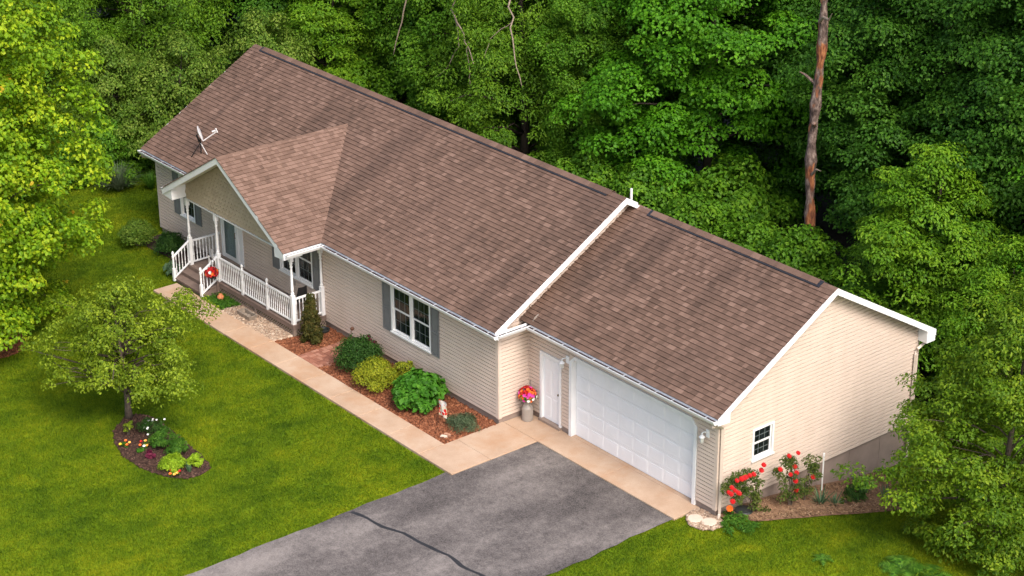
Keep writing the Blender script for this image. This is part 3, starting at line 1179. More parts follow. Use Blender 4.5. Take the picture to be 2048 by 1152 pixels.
def gutter(pts, out, name='gutter', zt=ZE - 0.03, hang=0.6, ends=(True, True)):
    """trough along a straight eave; pts = two (x, y) on the fascia, out = outward xy"""
    a, b = np.array(pts[0], float), np.array(pts[1], float)
    o = np.array(out, float)
    d = (b - a) / np.linalg.norm(b - a)
    prof = [(0.0, -.03), (0.0, -0.12), (0.11, -0.12), (0.16, -0.03), (0.16, 0), (0.148, 0), (0.148, -0.028), (0.10, -0.108), (0.012, -0.108), (0.012, -.03)]
    poly = [(a[0] + o[0] * q, a[1] + o[1] * q, zt + z) for q, z in prof]
    g = G()
    n = len(prof)
    V = poly + [(x + (b - a)[0], y + (b - a)[1], z) for x, y, z in poly]
    g.add(V, [(i, (i + 1) % n, n + (i + 1) % n, n + i) for i in range(n)])
    for k, e in enumerate(ends):
        if e:
            pp = [poly[0], poly[1], poly[2], poly[3], poly[4]]
            base = b - a if k else np.zeros(2)
            sgn = d * (0.004 if k else -0.004)
            g.prism([(x + base[0], y + base[1], z) for x, y, z in pp], (sgn[0], sgn[1], 0))
    gu = obj(name, g, 'white_paint', HX)
    g = G()
    q0, q1 = a + o * 0.014, a + o * 0.138
    V = [(q0[0], q0[1], zt - .05), (q1[0], q1[1], zt - .05), (q1[0] + (b - a)[0], q1[1] + (b - a)[1], zt - .05), (q0[0] + (b - a)[0], q0[1] + (b - a)[1], zt - .05)]
    g.add(V, [(0, 1, 2, 3)])
    obj('gutter_strip', g, 'gutter_dark', gu)  # dark red-brown strip laid along the inside of the trough
    Ln = np.linalg.norm(b - a)
    nh = int(Ln / hang)
    for i in range(nh):
        c = a + d * (Ln * (i + 0.5) / nh)
        p, q = c - d * 0.009, c + d * 0.009
        g = G()
        g.add([(p[0], p[1], zt + .002), (q[0], q[1], zt + .002), (q[0] + o[0] * .15, q[1] + o[1] * .15, zt + .002), (p[0] + o[0] * .15, p[1] + o[1] * .15, zt + .002)], [(0, 1, 2, 3)])
        obj('hanger', g, 'white_paint', gu)
    # fascia behind
    g = G()
    ii = a - o * 0.022
    jj = b - o * 0.022
    g.prism([(ii[0], ii[1], ZE - FH), (ii[0] + o[0] * .02, ii[1] + o[1] * .02, ZE - FH), (ii[0] + o[0] * .02, ii[1] + o[1] * .02, ZE - .008), (ii[0], ii[1], ZE - .02)], (b[0] - a[0], b[1] - a[1], 0))
    obj('fascia', g, 'white_paint', HX)
    return gu


GY, MY = EAVE_G, EAVE_M
gutter([(MX1 + 0.16, GY), (RK - 0.01, GY)], (0, -1), ends=(False, True))
gutter([(PXC + PHW + 0.02, MY), (MX1 + 0.13, MY)], (0, -1), ends=(False, True))
gutter([(MX1 + 0.03, MY + 0.0), (MX1 + 0.03, GY - 0.0)], (1, 0), ends=(False, False), hang=0.55)
gutter([(MX0, MY), (PXC - PHW - 0.02, MY)], (0, -1))
gutter([(PXC + PHW, PY0 + .02), (PXC + PHW, MY - 0.0)], (1, 0), ends=(True, False))
gutter([(PXC - PHW, PY0 + .02), (PXC - PHW, MY - 0.14)], (-1, 0), ends=(True, True))
# flat soffits under the eaves
for (x0, x1, y0, y1) in ((XG1 + .04, 0.0, EAVE_G, -0.024), (XML, PXC - PHW + .5, EAVE_M, YMW - 0.024), (PXC + PHW - .5, XG1, EAVE_M, YMW - 0.024)):
    obj('soffit', G().box(x0, x1, y0, y1, ZE - FH - 0.012, ZE - FH - 0.002), 'white_vinyl', HX)

# ---- porch gable
g = G().prism([(PXC - 3.07, PYF + .02, 2.80), (PXC + 3.07, PYF + .02, 2.80), (PXC + 3.07, PYF + .02, ZE + PT * (PHW - 3.07) - .1), (PXC, PYF + .02, PZR - 0.1), (PXC - 3.07, PYF + .02, ZE + PT * (PHW - 3.07) - .1)], (0, 0.12, 0))
wgab = obj('gable_wall', g, 'scallop', HX)
SW, SE = 0.178, 0.155
zrow = 2.83
row = 0


def scallop_mesh():
    g = G()
    w, h = SW - 0.002, SE + 0.03
    pts = []
    for k in range(7):
        a = math.pi + math.pi * k / 6
        pts.append((w / 2 * math.cos(a), 0.07 + 0.07 * math.sin(a)))
    pts = pts + [(w / 2, h), (-w / 2, h)]
    fr = [(x, -0.060 + 0.056 * z / h, z) for x, z in pts]
    bk = [(x, 0.0, z) for x, z in pts]
    n = len(pts)
    g.add(fr + bk, [tuple(range(n))] + [(i, n + i, n + (i + 1) % n, (i + 1) % n) for i in range(6)], 0.5)
    return g


scm = mesh_of('scallop_shingle', scallop_mesh(), 'scallop')
while True:
    halfw = (PZR - 0.18 - (zrow + SE * 0.8)) / PT
    if halfw < 0.08:
        break
    halfw = min(halfw, 3.05)
    nn = int(2 * halfw / SW)
    off = 0.5 * SW * (row % 2)
    ks = [k for k in range(-25, 26) if abs(k * SW + off) + SW * 0.42 < halfw + 0.03]
    for k in ks:
        sc_ = link('scallop_shingle', scm, (PXC + k * SW + off, PYF + 0.018, zrow), wgab)
        sc_['tint'] = random.random()
    zrow += SE
    row += 1
obj('gable_trim', G().box(PXC - 3.09, PXC + 3.09, PYF - 0.035, PYF + 0.15, 2.765, 2.80), 'white_paint', HX)
obj('porch_beam', G().box(PXC + 2.93, PXC + 3.07, PYF + 0.151, YMW - 0.03, 2.77, 2.95), 'white_paint', HX)
obj('porch_beam', G().box(PXC - 3.07, PXC - 2.93, PYF + 0.151, YMW - 0.03, 2.77, 2.95), 'white_paint', HX)
obj('porch_ceiling', G().box(PXC - 3.5, PXC + 3.5, PYF + 0.151, YMW - 0.03, 2.955, 2.975), 'white_vinyl', HX)
# porch rakes: boards along the sloping front edges
for sx in (-1, 1):
    g = G()
    xa, xb = PXC + sx * (PHW + 0.02), PXC
    za, zb = ZE - 0.012, PZR - 0.002
    for (y0, y1, h) in ((PY0 - 0.026, PY0 - 0.002, 0.21),):
        A = [(xa, y0, za - h), (xb, y0, zb - h), (xb, y0, zb), (xa, y0, za)]
        g.prism(A if sx > 0 else A[::-1], (0, y1 - y0, 0))
    obj('rake_board', g, 'white_paint', HX)
    g = G()
    A = [(xa, PY0 + .002, za - .16), (xb, PY0 + .002, zb - .16), (xb, PY0 + .002, zb - .08), (xa, PY0 + .002, za - .08)]
    g.prism(A if sx > 0 else A[::-1], (0, PYF - PY0 - 0.02, 0))
    obj('soffit', g, 'white_vinyl', HX)
    xi = PXC + sx * 3.05
    xo = PXC + sx * (PHW + .015)
    g = G().prism([(xi, PY0 + .006, ZE - .27), (xo, PY0 + .006, ZE - .23), (xo, PY0 + .006, ZE - 0.06), (xi, PY0 + .006, ZE + .16)][::sx], (0, PYF - PY0 + 0.12, 0))
    obj('eave_return', g, 'white_paint', HX)


# ---- windows
def window(a0, a1, z0, z1, axis, pl, out, units=1, shutters=True, cols=3, rows=2):
    """double hung window in a wall plane. axis 'x': wall along x at y=pl, out=-1 towards -y"""
    def bx(u0, u1, d0, d1, w0, w1):
        lo, hi = min(pl + out * d0, pl + out * d1), max(pl + out * d0, pl + out * d1)
        return (u0, u1, lo, hi, w0, w1) if axis == 'x' else (lo, hi, u0, u1, w0, w1)
    c = ((a0 + a1) / 2, pl, z0) if axis == 'x' else (pl, (a0 + a1) / 2, z0)
    wo = link('window', None, c, HX)
    fw = 0.065
    g = G()
    g.box(*bx(a0, a1, -0.07, 0.05, z0, z0 + fw))
    g.box(*bx(a0, a1, -0.07, 0.05, z1 - fw, z1))
    g.box(*bx(a0, a0 + fw, -0.07, 0.05, z0 + fw, z1 - fw))
    g.box(*bx(a1 - fw, a1, -0.07, 0.05, z0 + fw, z1 - fw))
    uw = (a1 - a0 - 2 * fw) / units
    for k in range(1, units):
        u = a0 + fw + uw * k
        g.box(*bx(u - 0.04, u + 0.04, -0.07, 0.048, z0 + fw, z1 - fw))
    obj('frame', g, 'white_vinyl', wo)
    obj('sill', G().box(*bx(a0 - 0.02, a1 + 0.02, 0.051, 0.085, z0 - 0.01, z0 + 0.03)), 'white_vinyl', wo)
    zm = (z0 + z1) / 2
    for k in range(units):
        u0 = a0 + fw + uw * k + (0.04 if k else 0)
        u1 = a0 + fw + uw * (k + 1) - (0.04 if k < units - 1 else 0)
        for (w0, w1, dd) in ((z0 + fw, zm, -0.02), (zm, z1 - fw, 0.0)):
            s = 0.035
            g = G()
            g.box(*bx(u0, u1, dd - .03, dd, w0, w0 + s))
            g.box(*bx(u0, u1, dd - .03, dd, w1 - s, w1))
            g.box(*bx(u0, u0 + s, dd - .03, dd, w0 + s, w1 - s))
            g.box(*bx(u1 - s, u1, dd - .03, dd, w0 + s, w1 - s))
            obj('sash', g, 'white_vinyl', wo)
            obj('pane', G().box(*bx(u0 + s, u1 - s, dd - .02, dd - .012, w0 + s, w1 - s)), 'glass', wo)
            g = G()
            for q in range(1, cols):
                u = u0 + s + (u1 - u0 - 2 * s) * q / cols
                g.box(*bx(u - .006, u + .006, dd - .0115, dd - .005, w0 + s, w1 - s))
            for q in range(1, rows):
                w = w0 + s + (w1 - w0 - 2 * s) * q / rows
                g.box(*bx(u0 + s, u1 - s, dd - .0116, dd - .0048, w - .006, w + .006))
            obj('muntin', g, 'muntin_grey', wo)
    obj('room', G().box(*bx(a0 + 0.01, a1 - 0.01, -0.62, -0.6, z0 - 0.2, z1 + 0.1)), 'interior', wo)
    # curtains either side inside
    for k in range(units):
        u0 = a0 + fw + uw * k
        for (c0, c1) in ((u0, u0 + uw * 0.36), (u0 + uw * 0.64, u0 + uw)):
            V, F = [], []
            m = 13
            for i in range(m):
                u = c0 + (c1 - c0) * i / (m - 1)
                dp = -0.14 + 0.025 * math.sin(i * 2.1)
                for w in (z0 + 0.05, z1 - 0.05):
                    V.append((u, pl + out * dp, w) if axis == 'x' else (pl + out * dp, u, w))
            F = [(2 * i, 2 * i + 2, 2 * i + 3, 2 * i + 1) for i in range(m - 1)]
            obj('curtain', G().add(V, F), 'curtain', wo)
    if shutters:
        swd = 0.40
        for u0 in (a0 - swd - 0.015, a1 + 0.015):
            so = link('shutter', None, ((u0 + swd / 2), pl, z0), HX)
            g = G()
            zz0, zz1 = z0 - 0.02, z1 + 0.01
            g.box(*bx(u0, u0 + swd, 0.024, 0.04, zz0, zz1))
            obj('backing', g, 'shutter_grey', so)
            g = G()
            st = 0.055
            mid = zz0 + (zz1 - zz0) * 0.48
            g.box(*bx(u0, u0 + st, .0401, .06, zz0, zz1))
            g.box(*bx(u0 + swd - st, u0 + swd, .0401, .06, zz0, zz1))
            for w in (zz0, mid - st / 2, zz1 - st):
                g.box(*bx(u0 + st, u0 + swd - st, .0401, .059, w, w + st))
            obj('stile', g, 'shutter_grey', so)
            for (w0, w1) in ((zz0 + st, mid - st / 2), (mid + st / 2, zz1 - st)):
                g = G()
                p = bx(u0 + st + .025, u0 + swd - st - .025, .0401, .052, w0 + .03, w1 - .03)
                g.box(*p)
                obj('panel', g, 'shutter_grey', so)
    return wo


window(*WIN_M, 'x', YMW, -1, units=2)
window(*WIN_P, 'x', YMW, -1, units=2)
window(*WIN_L, 'x', YMW, -1, units=1)
window(*WIN_S, 'y', 0.0, 1, units=1, shutters=False)

# ---- garage door
gd = link('garage_door', None, (-3.27, 0.1, 0.04), HX)
x0, x1 = GDOOR[0] + 0.12, GDOOR[1] - 0.12
nrow, ncol = 5, 8
dz = (2.42 - 0.05) / nrow
for r in range(nrow):
    sec = obj('door_section', G().box(x0, x1, 0.125, 0.17, 0.045 + r * dz + 0.004, 0.045 + (r + 1) * dz - 0.004), 'door_white', gd)
pw = (x1 - x0) / ncol


def raised_panel(w, h):
    g = G()
    g.box(-w / 2, w / 2, -0.004, 0.0, 0, h)
    g = G()
    e = 0.035
    o = [(-w / 2, 0, 0), (w / 2, 0, 0), (w / 2, 0, h), (-w / 2, 0, h)]
    i1 = [(-w / 2 + .012, -0.009, .012), (w / 2 - .012, -0.009, .012), (w / 2 - .012, -0.009, h - .012), (-w / 2 + .012, -0.009, h - .012)]
    i2 = [(-w / 2 + e, -0.004, e), (w / 2 - e, -0.004, e), (w / 2 - e, -0.004, h - e), (-w / 2 + e, -0.004, h - e)]
    i3 = [(-w / 2 + 2 * e, -0.009, 2 * e), (w / 2 - 2 * e, -0.009, 2 * e), (w / 2 - 2 * e, -0.009, h - 2 * e), (-w / 2 + 2 * e, -0.009, h - 2 * e)]
    f = []
    for a in range(3):
        for k in range(4):
            f.append((a * 4 + k, a * 4 + (k + 1) % 4, a * 4 + 4 + (k + 1) % 4, a * 4 + 4 + k))
    f.append((12, 13, 14, 15))
    g.add(o + i1 + i2 + i3, f)
    return g


pm = mesh_of('raised_panel', raised_panel(pw - 0.10, dz - 0.12), 'door_white')
for r in range(nrow):
    for c in range(ncol):
        link('raised_panel', pm, (x0 + pw * (c + 0.5), 0.1246, 0.045 + r * dz + 0.06), gd)
g = G()
tr = 0.11
a, b, zt, ch = GDOOR[0], GDOOR[1], GDOOR[3], 0.22
g.box(a, a + tr, -0.045, 0.16, 0.041, zt - ch)
g.box(b - tr, b, -0.045, 0.16, 0.041, zt - ch)
g.box(a + ch, b - ch, -0.045, 0.16, zt - tr, zt)
g.prism([(a, -0.045, zt - ch), (a + tr, -0.045, zt - ch), (a + ch, -0.045, zt - tr), (a + ch, -0.045, zt)], (0, 0.205, 0))
g.prism([(b - tr, -0.045, zt - ch), (b, -0.045, zt - ch), (b - ch, -0.045, zt), (b - ch, -0.045, zt - tr)], (0, 0.205, 0))
obj('door_trim', g, 'white_paint', HX)
g = G()
g.prism([(a - .01, -0.0225, zt - ch), (a + ch, -0.0225, zt), (a - .01, -.0225, zt + .01)], (0, 0.03, 0))
g.prism([(b + .01, -0.0225, zt - ch), (b + .01, -.0225, zt + .01), (b - ch, -0.0225, zt)], (0, 0.03, 0))
obj('corner_siding', g, 'siding', HX)
obj('door_seal', G().box(x0, x1, 0.13, 0.16, 0.041, 0.0475), 'vent_dark', gd)

# ---- side door (six panels)
sd = link('side_door', None, (-6.6, 0.05, 0.06), HX)
x0, x1, z0, z1 = DOOR_S[0] + 0.085, DOOR_S[1] - 0.085, 0.12, DOOR_S[3] - 0.085
obj('slab', G().box(x0, x1, 0.04, 0.08, z0, z1), 'door_white', sd)
ww = (x1 - x0)
for (w0, w1) in ((0.05, 0.36), (0.41, 0.78), (0.82, 0.95)):
    for (u0, u1) in ((0.14, 0.46), (0.54, 0.86)):
        pmh = raised_panel(ww * (u1 - u0), (z1 - z0) * (w1 - w0))
        for k, q in enumerate(pmh.v):
            pmh.v[k] = (q[0] + x0 + ww * (u0 + u1) / 2, q[1] + 0.0396, q[2] + z0 + (z1 - z0) * w0)
        obj('door_panel', pmh, 'door_white', sd)
obj('knob', G().ball((x1 - 0.07, 0.0, 1.08), 0.033), 'brass', sd)
obj('threshold', G().box(DOOR_S[0], DOOR_S[1], -0.10, 0.1, 0.042, 0.115), 'lattice', sd)
g = G()
g.box(DOOR_S[0], x0, -0.04, 0.1, 0.118, DOOR_S[3])
g.box(x1, DOOR_S[1], -0.04, 0.1, 0.118, DOOR_S[3])
g.box(x0, x1, -0.04, 0.1, z1, DOOR_S[3])
obj('casing', g, 'white_paint', sd)

# ---- front door with storm glass and side panel
fd = link('front_door', None, (-21.6, YMW, 0.45), HX)
x0, x1, z0, z1 = DOOR_P
xm = x0 + 1.02
g = G()
g.box(x0, x0 + .09, YMW - .06, YMW + .08, z0, z1)
g.box(xm - .09, xm + .02, YMW - .06, YMW + .08, z0, z1)
g.box(x0 + .09, xm - .09, YMW - .06, YMW + .08, z1 - .09, z1)
g.box(x1 - .06, x1, YMW - .055, YMW + .08, z0, z1)
g.box(xm + .02, x1 - .06, YMW - .055, YMW + .08, z1 - .08, z1)
g.box(xm + .02, x1 - .06, YMW - .055, YMW + .08, z0, z0 + .1)
obj('casing', g, 'white_paint', fd)
obj('side_panel', G().box(xm + .021, x1 - .061, YMW - .01, YMW + .03, z0 + .101, z1 - .081), 'white_paint', fd)
g = G()
s = 0.10
u0, u1, w0, w1 = x0 + .092, xm - .092, z0 + 0.03, z1 - .092
g.box(u0, u1, YMW - .035, YMW - .005, w0, w0 + .14)
g.box(u0, u1, YMW - .035, YMW - .005, w1 - s, w1)
g.box(u0, u0 + s * .8, YMW - .035, YMW - .005, w0 + .14, w1 - s)
g.box(u1 - s * .8, u1, YMW - .035, YMW - .005, w0 + .14, w1 - s)
obj('storm_door', g, 'white_paint', fd)
obj('pane', G().box(u0 + .08, u1 - .08, YMW - .024, YMW - .016, w0 + .14, w1 - s), 'storm_glass', fd)
obj('inner_door', G().box(u0, u1, YMW + .04, YMW + .07, w0, w1), 'door_white', fd)
for (q0, q1) in ((.12, .42), (.5, .9)):
    for (p0, p1) in ((.16, .45), (.55, .84)):
        pp = raised_panel((u1 - u0) * (p1 - p0), (w1 - w0) * (q1 - q0))
        pp.v = [(q[0] + u0 + (u1 - u0) * (p0 + p1) / 2, q[1] + YMW + .0395, q[2] + w0 + (w1 - w0) * q0) for q in pp.v]
        obj('door_panel', pp, 'door_white', fd)
obj('handle', G().tube([(u1 - .04, YMW - .036, 1.55), (u1 - .04, YMW - .075, 1.54), (u1 - .04, YMW - .075, 1.38), (u1 - .04, YMW - .036, 1.37)], .012), 'brass', fd)
obj('threshold', G().box(x0, x1, YMW - .14, YMW - .061, 0.43, 0.49), 'lattice', fd)
obj('outlet', G().box(-18.02, -17.86, YMW - .05, YMW - .02, 0.86, 1.0), 'milk_can', HX)

# ---- downspouts and vent pipe
g = G()
sp = 0.036


def spout(pts, name='downspout'):
    g = G()
    g.tube(pts, 0.052, 4)
    return obj(name, g, 'corner_trim', HX)


spout([(RK - .12, GY - .06, ZE - .14), (RK - .12, GY - .05, ZE - .24), (0.10, -0.02, ZE - .40), (0.09, 0.06, ZE - .50), (0.085, 0.07, 0.12), (0.10, 0.02, 0.03), (0.16, -.06, 0.0)])
spout([(RK - .14, YEG + .03, ZE - .16), (RK - .14, YEG + .01, ZE - .30), (0.11, YGR - .12, ZE - .55), (0.085, YGR - .16, ZE - .70), (0.085, YGR - .16, -0.9)])
spout([(MX0 + .12, MY - .06, ZE - .14), (MX0 + .12, MY - .04, ZE - .24), (XML - .06, YMW + .05, ZE - .4), (XML - .08, YMW + .15, ZE - .5), (XML - .08, YMW + .15, 0.0)])
obj('vent_pipe', G().lathe([(0.038, 0), (0.038, 0.52), (0.03, 0.52), (0.03, 0.45)], (-7.78, 4.0, 5.35), 10), 'white_vinyl', HX)
obj('gutter_end', G().prism([(MX1 + .165, -.30, ZE + .02), (MX1 + .165, -.06, ZE + .03), (MX1 + .165, -.06, ZE + .22), (MX1 + .165, -.2, ZE + .16)], (.02, 0, 0)), 'milk_can', HX)

# ------------------------------------------------------------------ porch
ZD = 0.416
PX0, PX1 = -22.41, -16.26
SXR = -20.62                                 # right side of the stair opening
PO = thing('front_porch', (-19.33, -1.8, 0), 'raised brown front porch with white turned posts, railings and lattice skirt', 'porch')
yb = np.linspace(PYF - 0.06, YMW - 0.03, 10)
for a, b in zip(yb[:-1], yb[1:]):
    obj('deck_board', G().box(PX0 - .1, PX1 + .1, a, b - .006, ZD - .035, ZD), 'deck', PO)
obj('rim_board', G().box(SXR, PX1 + .085, PYF - .05, PYF - .02, ZD - .17, ZD - .036), 'deck', PO)
obj('rim_board', G().box(PX1 + .055, PX1 + .085, PYF - .018, YMW - .03, ZD - .17, ZD - .036), 'deck', PO)
obj('rim_board', G().box(PX0 - .085, PX0 - .055, PYF - .018, YMW - .03, ZD - .17, ZD - .036), 'deck', PO)
# stairs: two treads below the deck
nst, run = 2, 0.29
for i in range(nst + 1):
    zt = ZD - (i + 1) * ZD / (nst + 1) if i < nst else 0
for i in range(1, nst + 1):
    zt = ZD * (1 - i / (nst + 1.0)) + 0.012
    y1 = PYF - 0.05 - run * (i - 1)
    obj('tread', G().box(PX0 - .06, SXR + .06, y1 - run - .03, y1 + .004, zt - .05, zt), 'deck', PO)
    obj('riser', G().box(PX0 - .04, SXR + .04, y1 - .02, y1 - .002, zt + .001, zt + ZD / 3 - .047), 'deck', PO)
    obj('riser', G().box(PX0 - .04, SXR + .04, y1 - run + .0, y1 - run + .02, 0.0, zt - .036), 'deck', PO)
for x in (PX0 - .06, SXR + .03):
    yy = PYF - .05
    obj('stringer', G().prism([(x, yy - .002, 0), (x, yy - 2 * run - .02, 0), (x, yy - 2 * run - .02, ZD / 3 - .03), (x, yy - run, 2 * ZD / 3 - .03), (x, yy - .002, ZD - .04)][::-1], (.03, 0, 0)), 'deck', PO)


def square_turn(c, z0, h, s, prof):
    """square foot and head with a turned middle"""
    g = G()
    x, y = c
    g.box(x - s, x + s, y - s, y + s, z0, z0 + h * prof[0])
    g.box(x - s, x + s, y - s, y + s, z0 + h * prof[1], z0 + h)
    a, b = z0 + h * prof[0], z0 + h * prof[1]
    L = b - a
    g.lathe([(s * 1.0, 0), (s * .75, .02 * L), (s * .95, .05 * L), (s * .6, .09 * L), (s * .78, .16 * L), (s * .66, .5 * L), (s * .55, .80 * L), (s * .85, .84 * L), (s * .6, .88 * L), (s * .9, .94 * L), (s * .7, .97 * L), (s, L)], (x, y, a), 10)
    return g


for (x, y) in ((PX0 + .0, PYF + .03), (SXR, PYF + .03), (PX1, PYF + .03), (PX1, YMW - .10)):
    obj('post', square_turn((x, y), ZD + .001, 2.765 - ZD - .003, 0.06, (.42, .90)), 'white_paint', PO)


def newel(x, y, z0, h):
    g = G()
    s = 0.045
    g.box(x - s, x + s, y - s, y + s, z0, z0 + h * .45)
    g.lathe([(s, h * .45), (s * .7, h * .48), (s * .8, h * .6), (s * .65, h * .8), (s * .95, h * .83), (s * .95, h * .9), (s * .5, h * .93), (s * .9, h * .96), (s * 1.0, h * 1.0), (s * .8, h * 1.04), (s * .2, h * 1.07)], (x, y, z0), 10)
    return obj('newel', g, 'white_paint', PO)


RH = 0.86
newel(-19.19, PYF + .03, ZD + .001, 1.0)
newel(-17.73, PYF + .03, ZD + .001, 1.0)
YST = -3.0
newel(PX0 + .05, YST, 0.04, 0.98)
newel(SXR - .0, YST, 0.04, 0.98)


def railing(p, q, zp, zq, n):
    """top and bottom rail from p to q at base heights zp,zq with n turned balusters"""
    p, q = np.array(p, float), np.array(q, float)
    d = (q - p) / np.linalg.norm(q - p)
    o = np.array([-d[1], d[0]])
    ra = link('railing', None, (*((p + q) / 2), min(zp, zq)), PO)
    for (h0, h1, w) in ((0.07, 0.11, .028), (RH - .05, RH, .032)):
        B = [(*(p - o * w), zp + h0), (*(q - o * w), zq + h0), (*(q + o * w), zq + h0), (*(p + o * w), zp + h0)]
        Tt = [(*(p - o * w), zp + h1), (*(q - o * w), zq + h1), (*(q + o * w), zq + h1), (*(p + o * w), zp + h1)]
        obj('rail', G().hexa(B, Tt), 'white_paint', ra)
    for i in range(n):
        s = (i + 0.5) / n
        c = p + (q - p) * s
        z = zp + (zq - zp) * s + .11
        L = RH - .05 - .11
        r = .017
        g = G()
        g.lathe([(r * 1.1, -.01), (r * 1.1, .22 * L), (r * .6, .25 * L), (r * 1.15, .30 * L), (r * .75, .5 * L), (r * .6, .7 * L), (r * .9, .76 * L), (r * 1.1, .78 * L), (r * 1.1, L + .01)], (c[0], c[1], z), 6)
        obj('baluster', g, 'white_paint', ra)


yl = PYF + .03
railing((SXR + .06, yl), (-19.19 - .045, yl), ZD, ZD, 12)
railing((-19.19 + .045, yl), (-17.73 - .045, yl), ZD, ZD, 12)
railing((-17.73 + .045, yl), (PX1 - .06, yl), ZD, ZD, 12)
railing((PX1, yl + .06), (PX1, YMW - .16), ZD, ZD, 8)
railing((PX0, yl + .06), (PX0, YMW - .03), ZD, ZD, 9)
railing((PX0 + .02, yl - .06), (PX0 + .05, YST + .045), ZD + .03, 0.08, 5)
railing((SXR, yl - .06), (SXR, YST + .045), ZD + .03, 0.08, 5)


def lattice(p, q, z0, z1, off):
    g = G()
    p, q = np.array(p, float), np.array(q, float)
    L = np.linalg.norm(q - p)
    d = (q - p) / L
    o = np.array(off, float)
    H = z1 - z0
    w = 0.017
    step = 0.115
    k = -H
    while k < L:
        for sgn in (1, -1):
            a0, a1 = (k, 0.0), (k + H, H)
            # clip to 0..L
            s0 = max(0, -k)
            s1 = min(H, L - k)
            if s1 - s0 < .02:
                continue
            xa, xb, za, zb = k + s0, k + s1, s0, s1
            if sgn < 0:
                za, zb = H - s0, H - s1
            dd = 0.004 * sgn
            A = p + d * xa + o * (0.012 + dd)
            B = p + d * xb + o * (0.012 + dd)
            g.add([(A[0], A[1], z0 + za - w), (B[0], B[1], z0 + zb - w), (B[0], B[1], z0 + zb + w), (A[0], A[1], z0 + za + w),
                   (A[0] - o[0] * .006, A[1] - o[1] * .006, z0 + za - w), (B[0] - o[0] * .006, B[1] - o[1] * .006, z0 + zb - w), (B[0] - o[0] * .006, B[1] - o[1] * .006, z0 + zb + w), (A[0] - o[0] * .006, A[1] - o[1] * .006, z0 + za + w)],
                  [(0, 1, 2, 3), (3, 2, 6, 7), (0, 4, 5, 1)])
        k += step
    tag(obj('lattice', g, 'lattice', PO), kind='stuff')


lattice((SXR + .08, PYF - .02), (PX1 + .04, PYF - .02), -0.06, ZD - .17, (0, -1))
lattice((PX1 + .05, PYF - .0), (PX1 + .05, YMW - .04), -0.06, ZD - .17, (1, 0))
for x in (SXR + .05, -18.4, PX1 + .04):
    obj('lattice_post', G().box(x - .04, x + .04, PYF - .046, PYF - .034, -0.06, ZD - .171), 'lattice', PO)
obj('lattice_post', G().box(PX1 + .066, PX1 + .078, PYF - .03, PYF + .06, -0.06, ZD - .171), 'lattice', PO)

# ------------------------------------------------------------------ beds and loose ground cover
BED_TREE = [(-14.89, -9.03), (-14.28, -9.73), (-13.65, -10.04), (-12.78, -10.26), (-12.05, -10.23), (-11.47, -10.1), (-10.94, -9.86), (-10.57, -9.54), (-10.5, -9.16),
            (-10.65, -8.77), (-10.99, -8.65), (-11.56, -8.58), (-12.27, -8.52), (-13.0, -8.47), (-13.59, -8.48), (-14.3, -8.47), (-14.73, -8.64)]
BED_MAPLE = [(-21.9 + 1.25 * math.cos(a), -9.85 + 1.1 * math.sin(a)) for a in np.linspace(0, 2 * math.pi, 20, endpoint=False)]
BED_FRONT = [(-16.35, -3.04), (-7.625, -3.04), (-7.61, -1.11), (-16.2, -1.11), (-16.2, -2.36)]
BED_GRAVEL = [(-19.35, -3.04), (-16.36, -3.04), (-16.25, -2.30), (-19.3, -2.30)]
BED_COVER = [(-20.55, -3.04), (-19.36, -3.04), (-19.31, -2.30), (-20.55, -2.30)]
BED_SIDE = [(0.12, 0.15), (0.55, 0.45), (0.95, 0.75), (1.15, 1.3), (1.40, 1.9), (1.60, 2.7), (1.80, 3.4), (1.95, 4.2), (2.1, 5.0), (2.0, 6.2), (0.12, 6.4)]
BED_PEBBLE = [(-0.56, -0.42), (-0.38, -0.66), (-0.10, -0.80), (0.22, -0.74), (0.45, -0.50), (0.46, -0.22), (0.28, 0.02), (0.02, 0.02), (-0.03, -0.02), (-0.56, -0.02)]
BED_LEFT = [(-26.3, -1.12), (-24.0, -1.12), (-22.6, -1.2), (-22.6, -2.75), (-23.2, -2.8), (-24.2, -2.1), (-25.4, -2.2), (-26.3, -2.2)]


def in_poly(x, y, poly):
    x, y = np.asarray(x), np.asarray(y)
    ins = np.zeros(x.shape, bool)
    n = len(poly)
    for i in range(n):
        x1, y1 = poly[i]
        x2, y2 = poly[(i + 1) % n]
        c = ((y1 > y) != (y2 > y)) & (x < (x2 - x1) * (y - y1) / (y2 - y1 + 1e-12) + x1)
        ins ^= c
    return ins


def bed(name, poly, m, dz=0.01):
    return tag(poly_sheet(name, poly, m, dz), kind='structure')


bed('mulch_bed_tree', BED_TREE, 'soil_dark', 0.0)
bed('mulch_bed_maple', BED_MAPLE, 'soil_red', 0.0)
bed('mulch_bed_front', BED_FRONT, 'soil_red', -0.005)
bed('gravel_bed', BED_GRAVEL, 'soil_tan', -0.005)
bed('planting_bed', BED_COVER, 'soil_dark', -0.006)
bed('planting_bed_left', BED_LEFT, 'soil_dark', 0.0)
bed('pebble_bed', BED_PEBBLE, 'soil_tan', 0.0)
